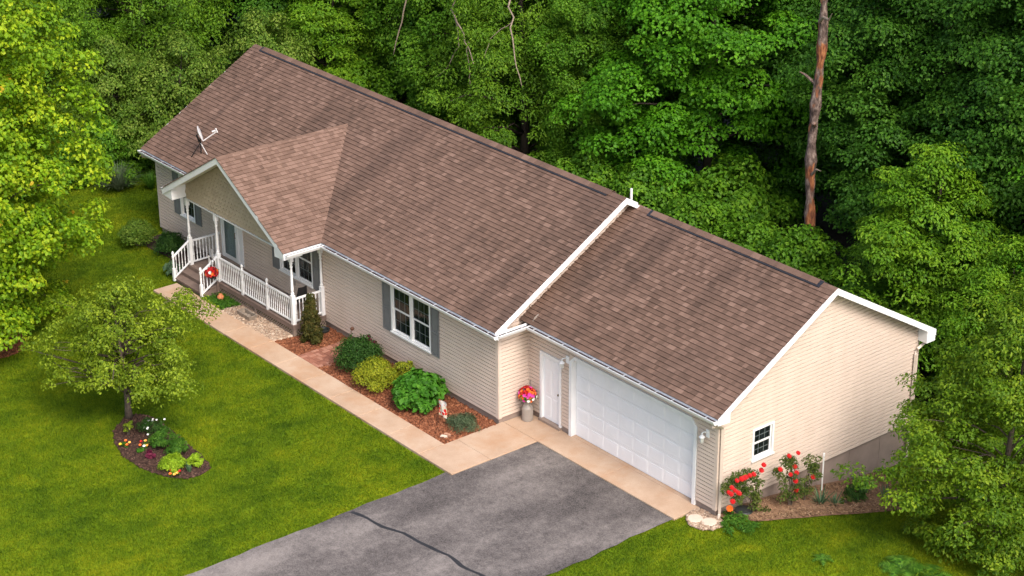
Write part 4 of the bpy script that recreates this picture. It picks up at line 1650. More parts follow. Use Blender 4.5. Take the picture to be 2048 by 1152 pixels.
# side bed follows the falling ground: a small grid
g = G()
us, vs = np.linspace(0, 1, 9), np.linspace(0.1, 6.3, 22)
V, F = [], []
for vv in vs:
    xo = np.interp(vv, [0.1, 0.45, 0.75, 1.3, 1.9, 2.7, 3.4, 4.2, 5.0, 6.3], [0.14, 0.55, 0.95, 1.15, 1.40, 1.60, 1.80, 1.95, 2.1, 2.0])
    for u in us:
        x = -0.02 + (xo + 0.02) * u
        V.append((x, vv, float(hgt(x, vv)) + 0.06 * math.sin(math.pi * u) + 0.012))
nu = len(us)
for i in range(len(vs) - 1):
    for j in range(nu - 1):
        F.append((i * nu + j, i * nu + j + 1, (i + 1) * nu + j + 1, (i + 1) * nu + j))
tag(obj('dirt_bed_side', G().add(V, F), 'soil_tan', smooth=True), kind='structure')


def sample_poly(poly, n):
    a = np.array(poly)
    lo, hi = a.min(0), a.max(0)
    out = []
    tot = 0
    while tot < n:
        p = lo + (hi - lo) * rng.random((n * 2, 2))
        p = p[in_poly(p[:, 0], p[:, 1], poly)]
        out.append(p)
        tot += len(p)
    return np.concatenate(out)[:n]


def chips(name, poly, n, size, m, dz=0.01, thick=0.25, elong=2.2, avoid=()):
    """flat tumbled chips (boxes cut to 3 visible faces)"""
    p = sample_poly(poly, n)
    for av in avoid:
        p = p[~in_poly(p[:, 0], p[:, 1], av)]
    n = len(p)
    z = hgt(p[:, 0], p[:, 1]) + dz + 0.012 * rng.random(n)
    P = np.stack([p[:, 0], p[:, 1], z], 1)
    Nn = norm(np.array([0, 0, 1.0]) + 0.45 * rng.normal(size=(n, 3)))
    D = norm(np.cross(Nn, rng.normal(size=(n, 3))))
    Wd = np.cross(Nn, D)
    s = size * (0.5 + rng.random(n))[:, None]
    a, b, c = D * s * 0.5, Wd * s * 0.5 / elong, Nn * s * thick
    corners = [-a - b, a - b, a + b * .7, -a + b]
    top = [P + q + c for q in corners]
    bot = [P + q * 1.1 - c for q in corners]
    V = np.stack(top + bot, 1).reshape(-1, 3)
    i = np.arange(n)[:, None] * 8
    tri = [(0, 1, 2), (0, 2, 3)]
    for k in range(4):
        k2 = (k + 1) % 4
        tri += [(k, k + 4, k2 + 4), (k, k2 + 4, k2)]
    F = np.concatenate([i + np.array([t]) for t in tri], 1).reshape(-1, 3)
    t = np.clip(0.5 + 0.25 * rng.normal(size=n), 0, 1)
    me = fast_mesh(name, V, F, m, np.repeat(t, len(tri)))
    return link(name, me, (0, 0, 0))


PATH = [(-15.0, -3.04), (-13.88, -3.04), (-13.9, -1.15), (-14.95, -1.15)]
tag(chips('wood_chips', BED_FRONT, 9000, 0.075, 'mulch_red', 0.0, avoid=[PATH]), 'shredded red brown wood mulch along the front wall', 'mulch', kind='stuff')
tag(chips('wood_chips_tree', BED_TREE, 5000, 0.06, 'mulch_brown', 0.005), 'dark brown mulch in the curved lawn bed', 'mulch', kind='stuff')
tag(chips('wood_chips_maple', BED_MAPLE, 1800, 0.06, 'mulch_red', 0.005), 'red brown mulch ring at the left edge', 'mulch', kind='stuff')
tag(chips('river_gravel', BED_GRAVEL, 3200, 0.065, 'pebble', 0.01, 0.38, 1.3), 'pale tan river gravel beside the porch lattice', 'gravel', kind='stuff')
tag(chips('corner_gravel', BED_PEBBLE, 1300, 0.05, 'pebble', 0.01, 0.38, 1.3), 'pale tan gravel at the garage corner', 'gravel', kind='stuff')
tag(chips('straw_litter', BED_SIDE, 2600, 0.07, 'straw', 0.055, 0.12, 4.0), 'dry straw coloured litter on the side bed', 'litter', kind='stuff')

# brick path: pavers in a basket pattern
pth = thing('brick_path', (-14.4, -2.1, 0), None, None)
tag(pth, kind='structure')
bl, bw = 0.235, 0.115
unit = 2 * bw + 0.01
ix = 0
x = -15.0
while x < -13.95:
    iy = 0
    y = -3.03
    while y < -1.35:
        hor = (ix + iy) % 2
        for k in range(2):
            if hor:
                r = (x, x + bl, y + k * (bw + .005), y + k * (bw + .005) + bw)
            else:
                r = (x + k * (bw + .005), x + k * (bw + .005) + bw, y, y + bl)
            if in_poly(np.array([(r[0] + r[1]) / 2]), np.array([(r[2] + r[3]) / 2]), PATH)[0]:
                zt = 0.026 + 0.008 * random.random()
                e = 0.006
                g = G()
                m1 = [(r[0], r[2], zt - e), (r[1], r[2], zt - e), (r[1], r[3], zt - e), (r[0], r[3], zt - e)]
                t1 = [(r[0] + e, r[2] + e, zt), (r[1] - e, r[2] + e, zt), (r[1] - e, r[3] - e, zt), (r[0] + e, r[3] - e, zt)]
                g.hexa([(a, b, -0.03) for a, b, c in m1], m1, 0.0)
                g.hexa(m1, t1, 0.0)
                g.f = [f for i, f in enumerate(g.f) if i not in (0, 1, 6)]
                g.t = g.t[:len(g.f)]
                o = obj('paver', g, 'paver', pth)
                o['tint'] = random.random()
        y += unit
        iy += 1
    x += unit
    ix += 1

# ------------------------------------------------------------------ grass blades
HOUSE = [(XML - .05, YMW + .02), (XG1, YMW + .02), (XG1, 0), (0.05, 0), (0.05, YGR), (XG1, YGR), (XG1, YMR), (XML - .05, YMR)]
PAVED = [[(-22.17, -3.945), (-6.2, -3.945), (-6.2, -3.03), (-22.17, -3.03)], [(-7.63, -3.95), (-6.05, -3.95), (-6.05, 0.0), (-7.63, 0.0)],
         [(-6.34, -31), (-0.61, -31), (-0.60, -0.9), (-6.1, -0.9), (-6.1, -3.95), (-6.34, -3.95)], [(-6.12, -.95), (-.56, -.95), (-.56, .02), (-6.12, .02)],
         [(PX0 - .1, -3.05), (SXR + .1, -3.05), (SXR + .1, -1.0), (PX0 - .1, -1.0)], [(-20.6, -3.05), (-16.2, -3.05), (-16.2, -1), (-20.6, -1)]]


def visible(P, mx=0.10):
    d = P - CAM
    f, r, u = np.array(_f), np.array(_r2), np.array(_u2)
    z = d @ f
    return (np.abs(d @ r / z) < 1024 / 3986.8 * (1 + mx)) & (np.abs(d @ u / z) < 576 / 3986.8 * (1 + 1.6 * mx))


n = 3400000
p = np.stack([rng.uniform(-36, 9, n), rng.uniform(-19, 10, n)], 1)
P = np.concatenate([p, hgt(p[:, 0], p[:, 1])[:, None]], 1)
ok = visible(P)
wob = 0.04 * np.sin(p[:, 0] * 7.3) + 0.03 * np.sin(p[:, 1] * 11.1 + p[:, 0] * 3)
ok &= ~((p[:, 0] < -34.0 + 3 * wob) & (p[:, 1] > -30)) & (p[:, 1] < 10.4)
q = p + np.stack([wob, wob], 1) * 0.8
for poly in [HOUSE, BED_TREE, BED_MAPLE, BED_FRONT, BED_SIDE, BED_PEBBLE, BED_LEFT, BED_COVER, BED_GRAVEL] + PAVED:
    ok &= ~in_poly(q[:, 0], q[:, 1], poly)
P = P[ok]
n = min(len(P), 900000)
P = P[rng.permutation(len(P))[:n]]
ang = rng.random(n) * 6.283
w = (0.006 + 0.007 * rng.random(n))[:, None]
hh = (0.014 + 0.040 * rng.random(n) ** 1.5)[:, None]
side = np.stack([np.cos(ang), np.sin(ang), 0 * ang], 1)
lean = np.stack([rng.normal(size=n) * .55, rng.normal(size=n) * .55, np.ones(n)], 1)
lean = norm(lean)
base = P - np.array([0, 0, 0.035])
A, B, Cc = base - side * w, base + side * w, base + lean * (hh + 0.03)
V = np.stack([A, B, Cc], 1).reshape(-1, 3)
F = np.arange(3 * n).reshape(-1, 3)
me = fast_mesh('grass', V, F, 'grass', rng.random(n))
tag(link('grass', me, (0, 0, 0)), 'mown green lawn grass around the house', 'grass', kind='stuff')


# ------------------------------------------------------------------ small plants
def mound(name, loc, r, h, n, m, label, cat='plant', size=0.06, elong=1.8, k=None, flat=0.8, group=None, stems=True, up=0.5, lobes=.2, tjit=.22, part='foliage'):
    """rounded shrub of leaf clumps on a few stems"""
    k = k or max(8, int(n / 60))
    C, Rc, out = crown_clumps(h * 0.25, h * 0.86, lambda t: r * (1 - 0.9 * max(0, t - .25) ** 1.6) * 0.82, k, int(rng.integers(1e6)), lobes, 0.35, (r * .24, r * .36))
    V, F, t, P = clump_leaves(C, Rc, max(1, n // k), flat, up, size, .35, elong, out, .35, .1, tjit)
    V[:, 2] = np.maximum(V[:, 2], 0.01)
    o = thing(name, loc, label, cat, group)
    c = bpy.data.objects.new(part, fast_mesh(part, V, F, m, t))
    COL.objects.link(c)
    c.parent = o
    WLOC[c.name] = Vector(loc)
    if stems:
        g = G()
        for j in range(7):
            cc = C[rng.integers(len(C))]
            g.tube([(0.06 * cc[0], .06 * cc[1], -.03), (cc[0] * .45, cc[1] * .45, cc[2] * .55), tuple(cc)], [.012 + .01 * r, .01 + .005 * r, .004], 5)
        s = bpy.data.objects.new('stem', mesh_of('stem', g, 'bark'))
        COL.objects.link(s)
        s.parent = o
        WLOC[s.name] = Vector(loc)
    o['_r'] = r
    del o['_r']
    return o, C, P


def petals_mesh(name, m, n=9, r=0.05, cup=0.5, layers=2):
    V, F, T = [], [], []
    off = 0
    for l in range(layers):
        rr = r * (1 - .35 * l)
        for i in range(n):
            a = 6.283 * (i + .5 * l) / n
            d = np.array([math.cos(a), math.sin(a), 0])
            w = np.array([-d[1], d[0], 0]) * rr * 3.4 / n
            z = rr * (cup + .35 * l)
            b = np.array([0, 0, .006 * l])
            V += [b, d * rr * .6 + w + [0, 0, z * .5], d * rr + [0, 0, z], d * rr * .6 - w + [0, 0, z * .5]]
            F += [(off, off + 1, off + 2), (off, off + 2, off + 3)]
            off += 4
    return fast_mesh(name, np.array(V), np.array(F), m, rng.random(len(F)))


PET = {c: petals_mesh('flower', 'petal_' + c, r=1.0) for c in ('red', 'orange', 'apricot', 'white', 'yellow', 'pink')}


def flower(parent, loc, col, r, up=(0, 0, 1)):
    o = link('flower', PET[col], loc, parent)
    o.scale = (r, r, r)
    q = Vector(up).to_track_quat('Z', 'Y')
    o.rotation_euler = q.to_euler()
    return o


def blades(name, loc, n, L, w, spread, m, label, cat='plant', group=None, arch=0.5, part='blade_cluster'):
    """arching strap leaves from one base, 3 segments each"""
    V, F = [], []
    for i in range(n):
        a = 6.283 * random.random()
        tilt = spread * (0.25 + 0.75 * random.random())
        l = L * (0.65 + .45 * random.random())
        d = np.array([math.cos(a), math.sin(a), 0])
        s = np.array([-d[1], d[0], 0])
        b = d * 0.04 * random.random() + np.array([0, 0, -0.02])
        o = len(V)
        for j in range(4):
            t = j / 3
            c = b + d * l * t * math.sin(tilt * (0.5 + arch * t)) + np.array([0, 0, l * t * math.cos(tilt * (0.5 + arch * t))])
            ww = w * (1 - t) ** .7 * .5
            V += [c - s * ww, c + s * ww]
        for j in range(3):
            F += [(o + 2 * j, o + 2 * j + 1, o + 2 * j + 3), (o + 2 * j, o + 2 * j + 3, o + 2 * j + 2)]
    o = thing(name, loc, label, cat, group)
    c = bpy.data.objects.new(part, fast_mesh(part, np.array(V), np.array(F), m, np.repeat(rng.random(n), 6)))
    COL.objects.link(c)
    c.parent = o
    WLOC[c.name] = Vector(loc)
    return o


def gz(x, y, dz=0.0):
    return (x, y, float(hgt(x, y)) + dz)


# front bed shrubs
mound('round_shrub', gz(-13.0, -2.15), 0.78, 1.12, 9000, 'leaf_boxwood', 'dark green rounded shrub beside the brick path', 'shrub', 0.06)
mound('spirea_shrub', gz(-11.75, -2.42), 0.72, 0.95, 7500, 'leaf_spirea', 'yellow-green spirea shrub between the dark shrub and the hydrangea', 'shrub', 0.055)
mound('spirea_shrub', gz(-11.35, -1.62), 0.42, 0.85, 2600, 'leaf_spirea', 'small yellow-green shrub against the wall behind the spirea', 'shrub', 0.055)
mound('purple_leaf_plant', gz(-13.35, -1.45), 0.25, 1.05, 700, 'leaf_purple', 'thin dark red leaved stems behind the rounded dark shrub', 'plant', 0.06)
# hydrangea: each big leaf is wide
mound('hydrangea', gz(-10.05, -2.12), 0.84, 0.95, 2600, 'leaf_hydrangea', 'broad-leaved bright green hydrangea next to the garden flag', 'shrub', 0.165, 1.25, 80, .9, up=.7, lobes=.1)
mound('lavender', gz(-8.12, -2.02), 0.50, 0.36, 3800, 'leaf_lavender', 'low grey-green lavender right of the garden flag', 'plant', 0.07, 5.0, 40, up=.2)
# arborvitae: tight tapering column
tm, cm, _ = tree_meshes('arborvitae', 1.62, 0.035, 0.02, lambda t: 0.30 * (1 - 0.85 * t ** 1.3) + .02, 160, 60, 41, 'leaf_arborvitae', size=0.07, flat=1.2, up=0.1, elong=2.2, lobes=.15, shell=.4, rcl=(.07, .12), nlimb=10, under=.7)
plant('arborvitae', (tm, cm), gz(-15.55, -2.12), 'narrow browning conical arborvitae at the porch corner', 'shrub', parts=('trunk', 'foliage'))
# left of the house and by the stairs
mound('rounded_bush', gz(-25.9, -2.35), 0.72, 0.95, 6500, 'leaf_honeysuckle', 'light green rounded bush in front of the left wall', 'shrub', 0.06)
mound('dark_bush', gz(-24.6, -1.85), 0.62, 0.75, 4500, 'leaf_boxwood', 'dark green bush below the left window', 'shrub', 0.065)
mound('hosta', gz(-23.0, -2.75), 0.34, 0.42, 260, 'leaf_iris', 'pale striped hosta left of the porch stairs', 'plant', 0.17, 2.4, 14, up=.5)
blades('ornamental_grass', gz(-31.0, -0.3), 520, 1.35, 0.03, 1.3, 'leaf_lavender', 'tall arching ornamental grass clump by the woods edge', 'grass', part='blade_cluster')
blades('ornamental_grass', gz(-30.4, 0.7), 260, 0.85, 0.02, 1.0, 'leaf_green', 'smaller darker grass clump behind the arching ornamental grass', 'grass', part='blade_cluster')
# ground cover in front of the lattice
V, F, t, P = clump_leaves(np.concatenate([sample_poly(BED_COVER, 60), np.full((60, 1), 0.03)], 1), np.full(60, .13), 40, .7, .7, .055)
me = fast_mesh('ground_cover', V, F, 'leaf_green', t)
tag(link('ground_cover', me, (0, 0, 0)), 'low green ground cover right of the porch stairs', 'ground cover', kind='stuff')
CC = [(0.42, -0.05), (0.72, -0.25), (0.6, 0.2), (0.95, 0.1), (0.3, 0.2), (0.8, 0.4), (.5, .4), (1.0, .35)]
pts = np.array([(x + .1 * rng.normal(), y + .1 * rng.normal(), .05) for x, y in CC * 6])
V, F, t, P = clump_leaves(pts, np.full(len(pts), .12), 40, .8, .7, .05)
tag(link('corner_ground_cover', fast_mesh('corner_ground_cover', V, F, 'leaf_green', t), (0, 0, 0)), 'feathery green ground cover by the garage corner gravel', 'ground cover', kind='stuff')

# lawn bed plants
d, C, P = mound('daisy_clump', gz(-13.45, -8.95), 0.42, 0.5, 1500, 'leaf_boxwood', 'dark green clump with white daisies under the small tree', 'flowers', 0.06, 2.6)
for (x, y, z) in ((-.35, .0, .42), (-.2, .15, .45), (-.05, -.1, .55), (.08, -.02, .55), (.18, .1, .6), (.35, .32, .62), (-.1, -.2, .45), (.0, -.32, .35), (.15, -.25, .38), (.2, -.3, .38), (.3, -.35, .2)):
    flower(d, Vector(gz(-13.45, -8.95)) + Vector((x * .8, y * .8, z * .75)), 'white', 0.036, (.3, -.3, 1))
mound('lime_mound', gz(-11.28, -9.55), 0.40, 0.40, 3200, 'leaf_lime', 'larger bright lime green mound in the lawn bed', 'plant', 0.05, 1.8)
mound('lime_mound', gz(-11.05, -8.98), 0.26, 0.36, 1500, 'leaf_lime', 'smaller bright lime mound above the fan of iris leaves', 'plant', 0.05, 1.8)
mound('leafy_clump', gz(-12.55, -9.15), 0.40, 0.62, 1500, 'leaf_green', 'tall mid green clump between daisies and purple plant', 'plant', 0.09, 4.0, up=.2)
mound('leafy_clump', gz(-11.85, -9.02), 0.38, 0.48, 1400, 'leaf_green', 'spiky mid green clump behind the larger lime mound', 'plant', 0.09, 4.0, up=.2)
mound('leafy_clump', gz(-12.45, -8.72), 0.17, 0.30, 260, 'leaf_green', 'small green clump at the upper edge of the lawn bed', 'plant', 0.08, 3.5, up=.2)
mound('purple_heuchera', gz(-12.2, -9.68), 0.20, 0.20, 420, 'leaf_purple', 'dark purple leaved plant left of the lime mound', 'plant', 0.07, 1.2)
mound('twiggy_sucker', gz(-13.75, -9.55), 0.20, 0.62, 260, 'leaf_crab', 'thin leafy sucker near the small tree trunk', 'plant', 0.06, 1.6)
mound('seedling', gz(-12.7, -9.78), 0.12, 0.14, 70, 'leaf_hydrangea', 'little broad-leaved green seedling below the orange flowers', 'plant', 0.09, 1.4, 6)
blades('iris_fan', gz(-10.82, -9.32), 16, 0.38, 0.04, .7, 'leaf_iris', 'pale green fan of iris leaves below the smaller lime mound', 'plant', arch=.2)
for (x, y, cols, lab) in ((-13.25, -9.95, ('orange', 'orange', 'yellow', 'apricot'), 'orange flowers near the left edge of the lawn bed'),
                          (-12.85, -9.55, ('apricot', 'apricot', 'orange', 'apricot', 'red', 'white'), 'apricot and red flowers left of the purple plant'),
                          (-10.92, -9.72, ('apricot', 'apricot', 'orange', 'red', 'red', 'apricot'), 'apricot and red flowers at the front edge of the lawn bed')):
    o, C, P = mound('pansy_clump', gz(x, y), 0.16, 0.14, 130, 'leaf_green', lab, 'flowers', 0.05, 1.5, 8, stems=False)
    for i, c in enumerate(cols):
        a = i * 2.4
        flower(o, Vector(gz(x, y)) + Vector((.14 * math.cos(a), .14 * math.sin(a), 0.11 + .03 * random.random())), c, 0.046, (.3, -.3, 1))

# side bed: roses, irises, small shrub
RN = [((0.50, 1.0), 'red rose bush under the side window, arching to the garage corner',
       [(-.1, -.35, .75), (-.15, -.6, .95), (-.15, -.85, 1.1), (-.12, -1.0, .85), (-.1, -.75, 1.22), (-.1, -.5, 1.2), (-.12, -.25, 1.15), (-.1, 0, 1.1), (0, .1, .8), (.05, .05, .5), (0, -.15, .55), (0, -.65, .62), (0, -.5, .8), (.05, 0, .3)],
       [(-.9, 1.32), (-1.1, 1.2), (-1.12, 1.02), (-.95, 1.05), (-.85, .95), (-1.05, .78), (-.72, 1.3), (-.62, 1.3), (-.55, 1.3), (-.45, 1.32), (-.3, 1.3), (-1.2, 1.1), (.05, 1.45), (.0, 1.3), (-.78, .9)]),
      ((0.75, 2.05), 'tall red rose bush just right of the side window',
       [(0, -.3, 1.45), (0, -.05, 1.5), (-.05, -.5, 1.2), (0, -.1, 1.0), (.1, .1, .7), (0, -.3, .85), (0, .25, .5), (.1, 0, .35), (0, -.2, .5), (0, .1, 1.2)],
       [(-.3, 1.68), (.0, 1.68), (-.62, 1.4), (-.05, 1.28), (-.2, 1.1), (.02, 1.08), (-.02, .85), (.05, .55)]),
      ((0.70, 2.6), 'sparse rose bush beside the white standpipe',
       [(-.1, .3, 1.15), (-.1, .3, .9), (-.05, .2, .62), (0, .1, .36), (0, .4, .7), (-.1, .4, 1.0)], [(.2, .75)])]
for (xy, lab, CL, FL) in RN:
    x, y = xy
    o = thing('rose_bush', gz(x, y), lab, 'rose bush', 'rose bushes along the side wall')
    base = np.array(CL)
    C = np.concatenate([base + rng.normal(size=base.shape) * np.array([.06, .09, .08]) for _ in range(3)])
    C[:, 0] = np.clip(C[:, 0], -x + 0.2, 2)
    V, F, t, P = clump_leaves(C, np.full(len(C), .14), 60, .9, .5, .06, .35, 1.6, None, .5)
    V[:, 0] = np.maximum(V[:, 0], -x + 0.06)
    c = bpy.data.objects.new('foliage', fast_mesh('foliage', V, F, 'leaf_rose', t))
    COL.objects.link(c)
    c.parent = o
    g = G()
    for q in base:
        g.tube([(q[0] * .1, q[1] * .1, -.04), (q[0] * .5, q[1] * .35, q[2] * .6), tuple(q)], [.014, .01, .005], 5)
    s_ = bpy.data.objects.new('stem', mesh_of('stem', g, 'bark'))
    COL.objects.link(s_)
    s_.parent = o
    for (fy_, fz_) in FL:
        flower(o, Vector(gz(x, y)) + Vector((.10 + .05 * random.random(), fy_, fz_)), 'red', 0.068 + .016 * random.random(), (.7, -.4 + .3 * random.random(), .8))
o = mound('poppy_clump', gz(0.32, 0.28), 0.14, 0.2, 90, 'leaf_green', 'single orange poppy beside the black drain lid', 'flowers', 0.06, 2, 6)[0]
flower(o, Vector(gz(0.30, 0.22)) + Vector((0, 0, .30)), 'orange', 0.10, (.6, -.5, .7))
blades('iris_clump', gz(1.0, 2.95), 40, 0.62, 0.05, 1.5, 'leaf_iris', 'upright iris clump beside the white standpipe', 'plant', arch=.2)
blades('iris_clump', gz(1.15, 3.35), 26, 0.5, 0.05, 1.6, 'leaf_iris', 'second iris clump just right of the standpipe iris', 'plant', arch=.2)
blades('iris_clump', gz(0.95, 4.75), 30, 0.72, 0.055, 1.3, 'leaf_iris', 'dark iris clump behind the small round evergreen', 'plant', arch=.2)
blades('iris_clump', gz(1.6, 4.9), 20, 0.7, 0.05, 1.3, 'leaf_iris', 'rightmost iris clump at the edge of the overhanging tree', 'plant', arch=.2)
mound('small_evergreen', gz(1.15, 4.2), 0.36, 0.48, 1800, 'leaf_boxwood', 'small round evergreen in the side bed', 'shrub', 0.05)
mound('low_weed', gz(1.25, 3.65), 0.2, 0.3, 260, 'leaf_rose', 'little twiggy plant left of the small round evergreen', 'plant', 0.06)
o = obj('standpipe', G().lathe([(.022, 0), (.022, 1.12), (.03, 1.12), (.03, 1.2), (.01, 1.22)], (0.34, 3.72, float(hgt(.34, 3.72)) - .03), 8), 'white_vinyl')
tag(o, 'thin white standpipe standing in the side bed', 'pipe')
o = obj('drain_lid', G().lathe([(.24, 0), (.25, .05), (.22, .09), (.08, .11)], (0.32, 0.72, float(hgt(.32, .72)) + .02), 16), 'dark_plastic', smooth=False)
tag(o, 'round black drain lid below the rose bush', 'lid')
o = obj('black_bowl', G().lathe([(.16, 0), (.2, .06), (.2, .10), (.16, .10), (.13, .05)], (-15.95, -1.42, 0.0), 14), 'dark_plastic')
tag(o, 'black plastic bowl between arborvitae and house wall', 'bowl')
for (x, y, lab) in ((-0.22, -0.50, 'round pale stepping stone next to the concrete apron'), (0.14, -0.34, 'round pale stepping stone nearest the garage downspout')):
    tag(obj('stepping_stone', G().lathe([(.19, 0), (.205, .015), (.205, .045), (.19, .06), (.08, .064)], (x, y, 0.0), 24), 'step_stone'), lab, 'stone', 'stepping stones')


def fern(loc, n, L, label, sc=1.0):
    o = thing('fern', loc, label, 'fern')
    for i in range(n):
        a = 6.283 * i / n + random.random() * .5
        V, F = [], []
        d = np.array([math.cos(a), math.sin(a), 0])
        s = np.array([-d[1], d[0], 0])
        m_ = 14
        mid = []
        for j in range(m_ + 1):
            t = j / m_
            mid.append(len(V))
            V.append(d * L * t * .85 + np.array([0, 0, L * (.75 * t - .75 * t * t) + .02]))
        for j in range(m_):
            t = (j + 1) / m_
            w = L * .28 * math.sin(math.pi * min(1, .12 + .80 * t)) + .01
            for sg in (-1, 1):
                V.append(V[mid[j]] + sg * s * w + d * w * .4 + np.array([0, 0, -.1 * w]))
                F.append((mid[j], len(V) - 1, mid[j + 1]) if sg > 0 else (mid[j], mid[j + 1], len(V) - 1))
        me = fast_mesh('frond', np.array(V), np.array(F), 'leaf_green', rng.random(len(F)))
        c = bpy.data.objects.new('frond', me)
        COL.objects.link(c)
        c.parent = o


fern(gz(3.2, 0.62, -.02), 6, 0.34, 'small yellowish fern growing alone in the right lawn')
fern(gz(4.55, 2.05, -.02), 9, 0.75, 'large green fern at the bottom under the right tree')
fern(gz(5.2, 2.3, -.02), 9, 0.80, 'second large fern further right under the right tree')

# ------------------------------------------------------------------ garden objects
# milk can planter
mc = thing('milk_can_planter', (-7.26, -0.33, 0.04), 'taupe milk can planter with red and magenta flowers by the side door', 'planter')
g = G().lathe([(.155, 0), (.165, .02), (.165, .36), (.16, .40), (.10, .50), (.095, .56), (.125, .60), (.125, .615), (.09, .615)], (-7.26, -0.33, 0.042), 18)
obj('can_body', g, 'milk_can', mc, smooth=False)
for sx in (-1, 1):
    obj('handle', G().tube([(-7.26 + sx * .10, -.33, .54), (-7.26 + sx * .18, -.33, .55), (-7.26 + sx * .19, -.33, .46), (-7.26 + sx * .16, -.33, .42)], .012), 'milk_can', mc)
V, F, t, P = clump_leaves(np.array([(rng.normal() * .1, rng.normal() * .1, .12 + .07 * rng.random()) for _ in range(14)]), np.full(14, .13), 26, .9, .5, .07)
c = link('foliage', fast_mesh('foliage', V, F, 'leaf_green', t), (-7.26, -.33, .66), mc)
for i in range(70):
    a = i * 2.399
    zz = 1 - (i + .5) / 70 * 1.45
    rr = math.sqrt(max(0, 1 - zz * zz))
    d = Vector((rr * math.cos(a), rr * math.sin(a), zz))
    col = random.choice(('red', 'orange', 'red', 'red', 'pink')) if (zz > .45) else random.choice(('pink', 'pink', 'pink', 'white' if i % 5 == 0 else 'pink', 'orange'))
    flower(mc, Vector((-7.26, -.33, .83)) + d * .23 * (0.9 + .2 * random.random()), col, .06, d)
obj('stake', G().tube([(-7.30, -.2, .7), (-7.30, -.2, 1.25)], .008), 'black_metal', mc)

# garden flag
gf = thing('garden_flag', (-8.6, -2.4, 0.0), 'small white garden flag printed with red poppies', 'flag')
fx, fy = -8.75, -2.38
g = G()
g.tube([(fx - .02, fy, -.1), (fx - .02, fy, .82), (fx + .40, fy, .82)], .007, 5)
obj('pole', g, 'black_metal', gf)
me = bpy.data.meshes.new('banner')
V, F = [], []
for i in range(7):
    for j in range(7):
        V.append((i / 6 * .36, 0.015 * math.sin(i * 1.1 + j * .5), j / 6 * .50))
for i in range(6):
    for j in range(6):
        F.append((i * 7 + j, (i + 1) * 7 + j, (i + 1) * 7 + j + 1, i * 7 + j + 1))
me.from_pydata(V, [], F)
uv = me.uv_layers.new(name='UVMap')
for lp in me.loops:
    v = V[lp.vertex_index]
    uv.data[lp.index].uv = (v[0] / .5 + .13, v[2] / .5 + .31)
me.materials.append(MATS['flag_print'])
bn = link('banner', me, (fx + .02, fy, .305), gf)
sl = bn.modifiers.new('thickness', 'SOLIDIFY')
sl.thickness = 0.003

# broken bricks in the mulch
for (x, y, rz, lab) in ((-7.98, -2.78, .5, 'pale broken brick lying in the mulch at the walkway corner'), (-8.0, -2.64, .3, 'darker broken brick just behind the pale one')):
    c_, s_ = math.cos(rz), math.sin(rz)
    g = G()
    pts = [(-.10, -.05), (.10, -.045), (.09, .05), (-.09, .055)]
    b = [(x + c_ * p - s_ * q, y + s_ * p + c_ * q, 0.0) for p, q in pts]
    t_ = [(x + c_ * p * .95 - s_ * q * .9, y + s_ * p * .95 + c_ * q * .9, 0.065) for p, q in pts]
    g.hexa(b, t_)
    tag(obj('broken_brick', g, 'step_stone' if rz > .4 else 'old_brick'), lab, 'brick')

# stone trough with pebbles
tr_ = thing('stone_trough', (-18.3, -2.70, 0), 'weathered stone trough holding stones on the gravel', 'trough')
g = G()
x0, x1, y0, y1, h = -18.72, -17.98, -2.87, -2.55, 0.2
ob = [(x0 + .05, y0 + .03, 0.0), (x1 - .05, y0 + .03, 0.0), (x1 - .05, y1 - .03, 0.0), (x0 + .05, y1 - .03, 0.0)]
ot = [(x0, y0, h), (x1, y0, h), (x1, y1, h), (x0, y1, h)]
it = [(x0 + .05, y0 + .05, h), (x1 - .05, y0 + .05, h), (x1 - .05, y1 - .05, h), (x0 + .05, y1 - .05, h)]
ib = [(x0 + .07, y0 + .06, .07), (x1 - .07, y0 + .06, .07), (x1 - .07, y1 - .06, .07), (x0 + .07, y1 - .06, .07)]
V = ob + ot + it + ib
F = [(0, 3, 2, 1)]
for k in range(4):
    k2 = (k + 1) % 4
    F += [(k, k2, 4 + k2, 4 + k), (4 + k, 4 + k2, 8 + k2, 8 + k), (8 + k, 8 + k2, 12 + k2, 12 + k)]
F.append((12, 13, 14, 15))
g.add(V, F)
obj('basin', g, 'trough_stone', tr_)
for (a, b, r) in ((-18.45, -2.71, .07), (-18.28, -2.70, .085), (-18.16, -2.73, .06), (-18.33, -2.66, .06)):
    obj('stone', G().ball((a, b, .10), r, 8, 5, flat=(1.2, .9, .7)), 'trough_stone', tr_, smooth=True)

# terracotta jug
g = G().lathe([(.06, 0), (.10, .05), (.115, .11), (.09, .17), (.05, .20), (.055, .23), (.04, .23)], (-20.1, -2.62, 0.0), 14)
tag(obj('terracotta_jug', g, 'terracotta', smooth=True), 'small orange terracotta jug by the porch stairs', 'jug')

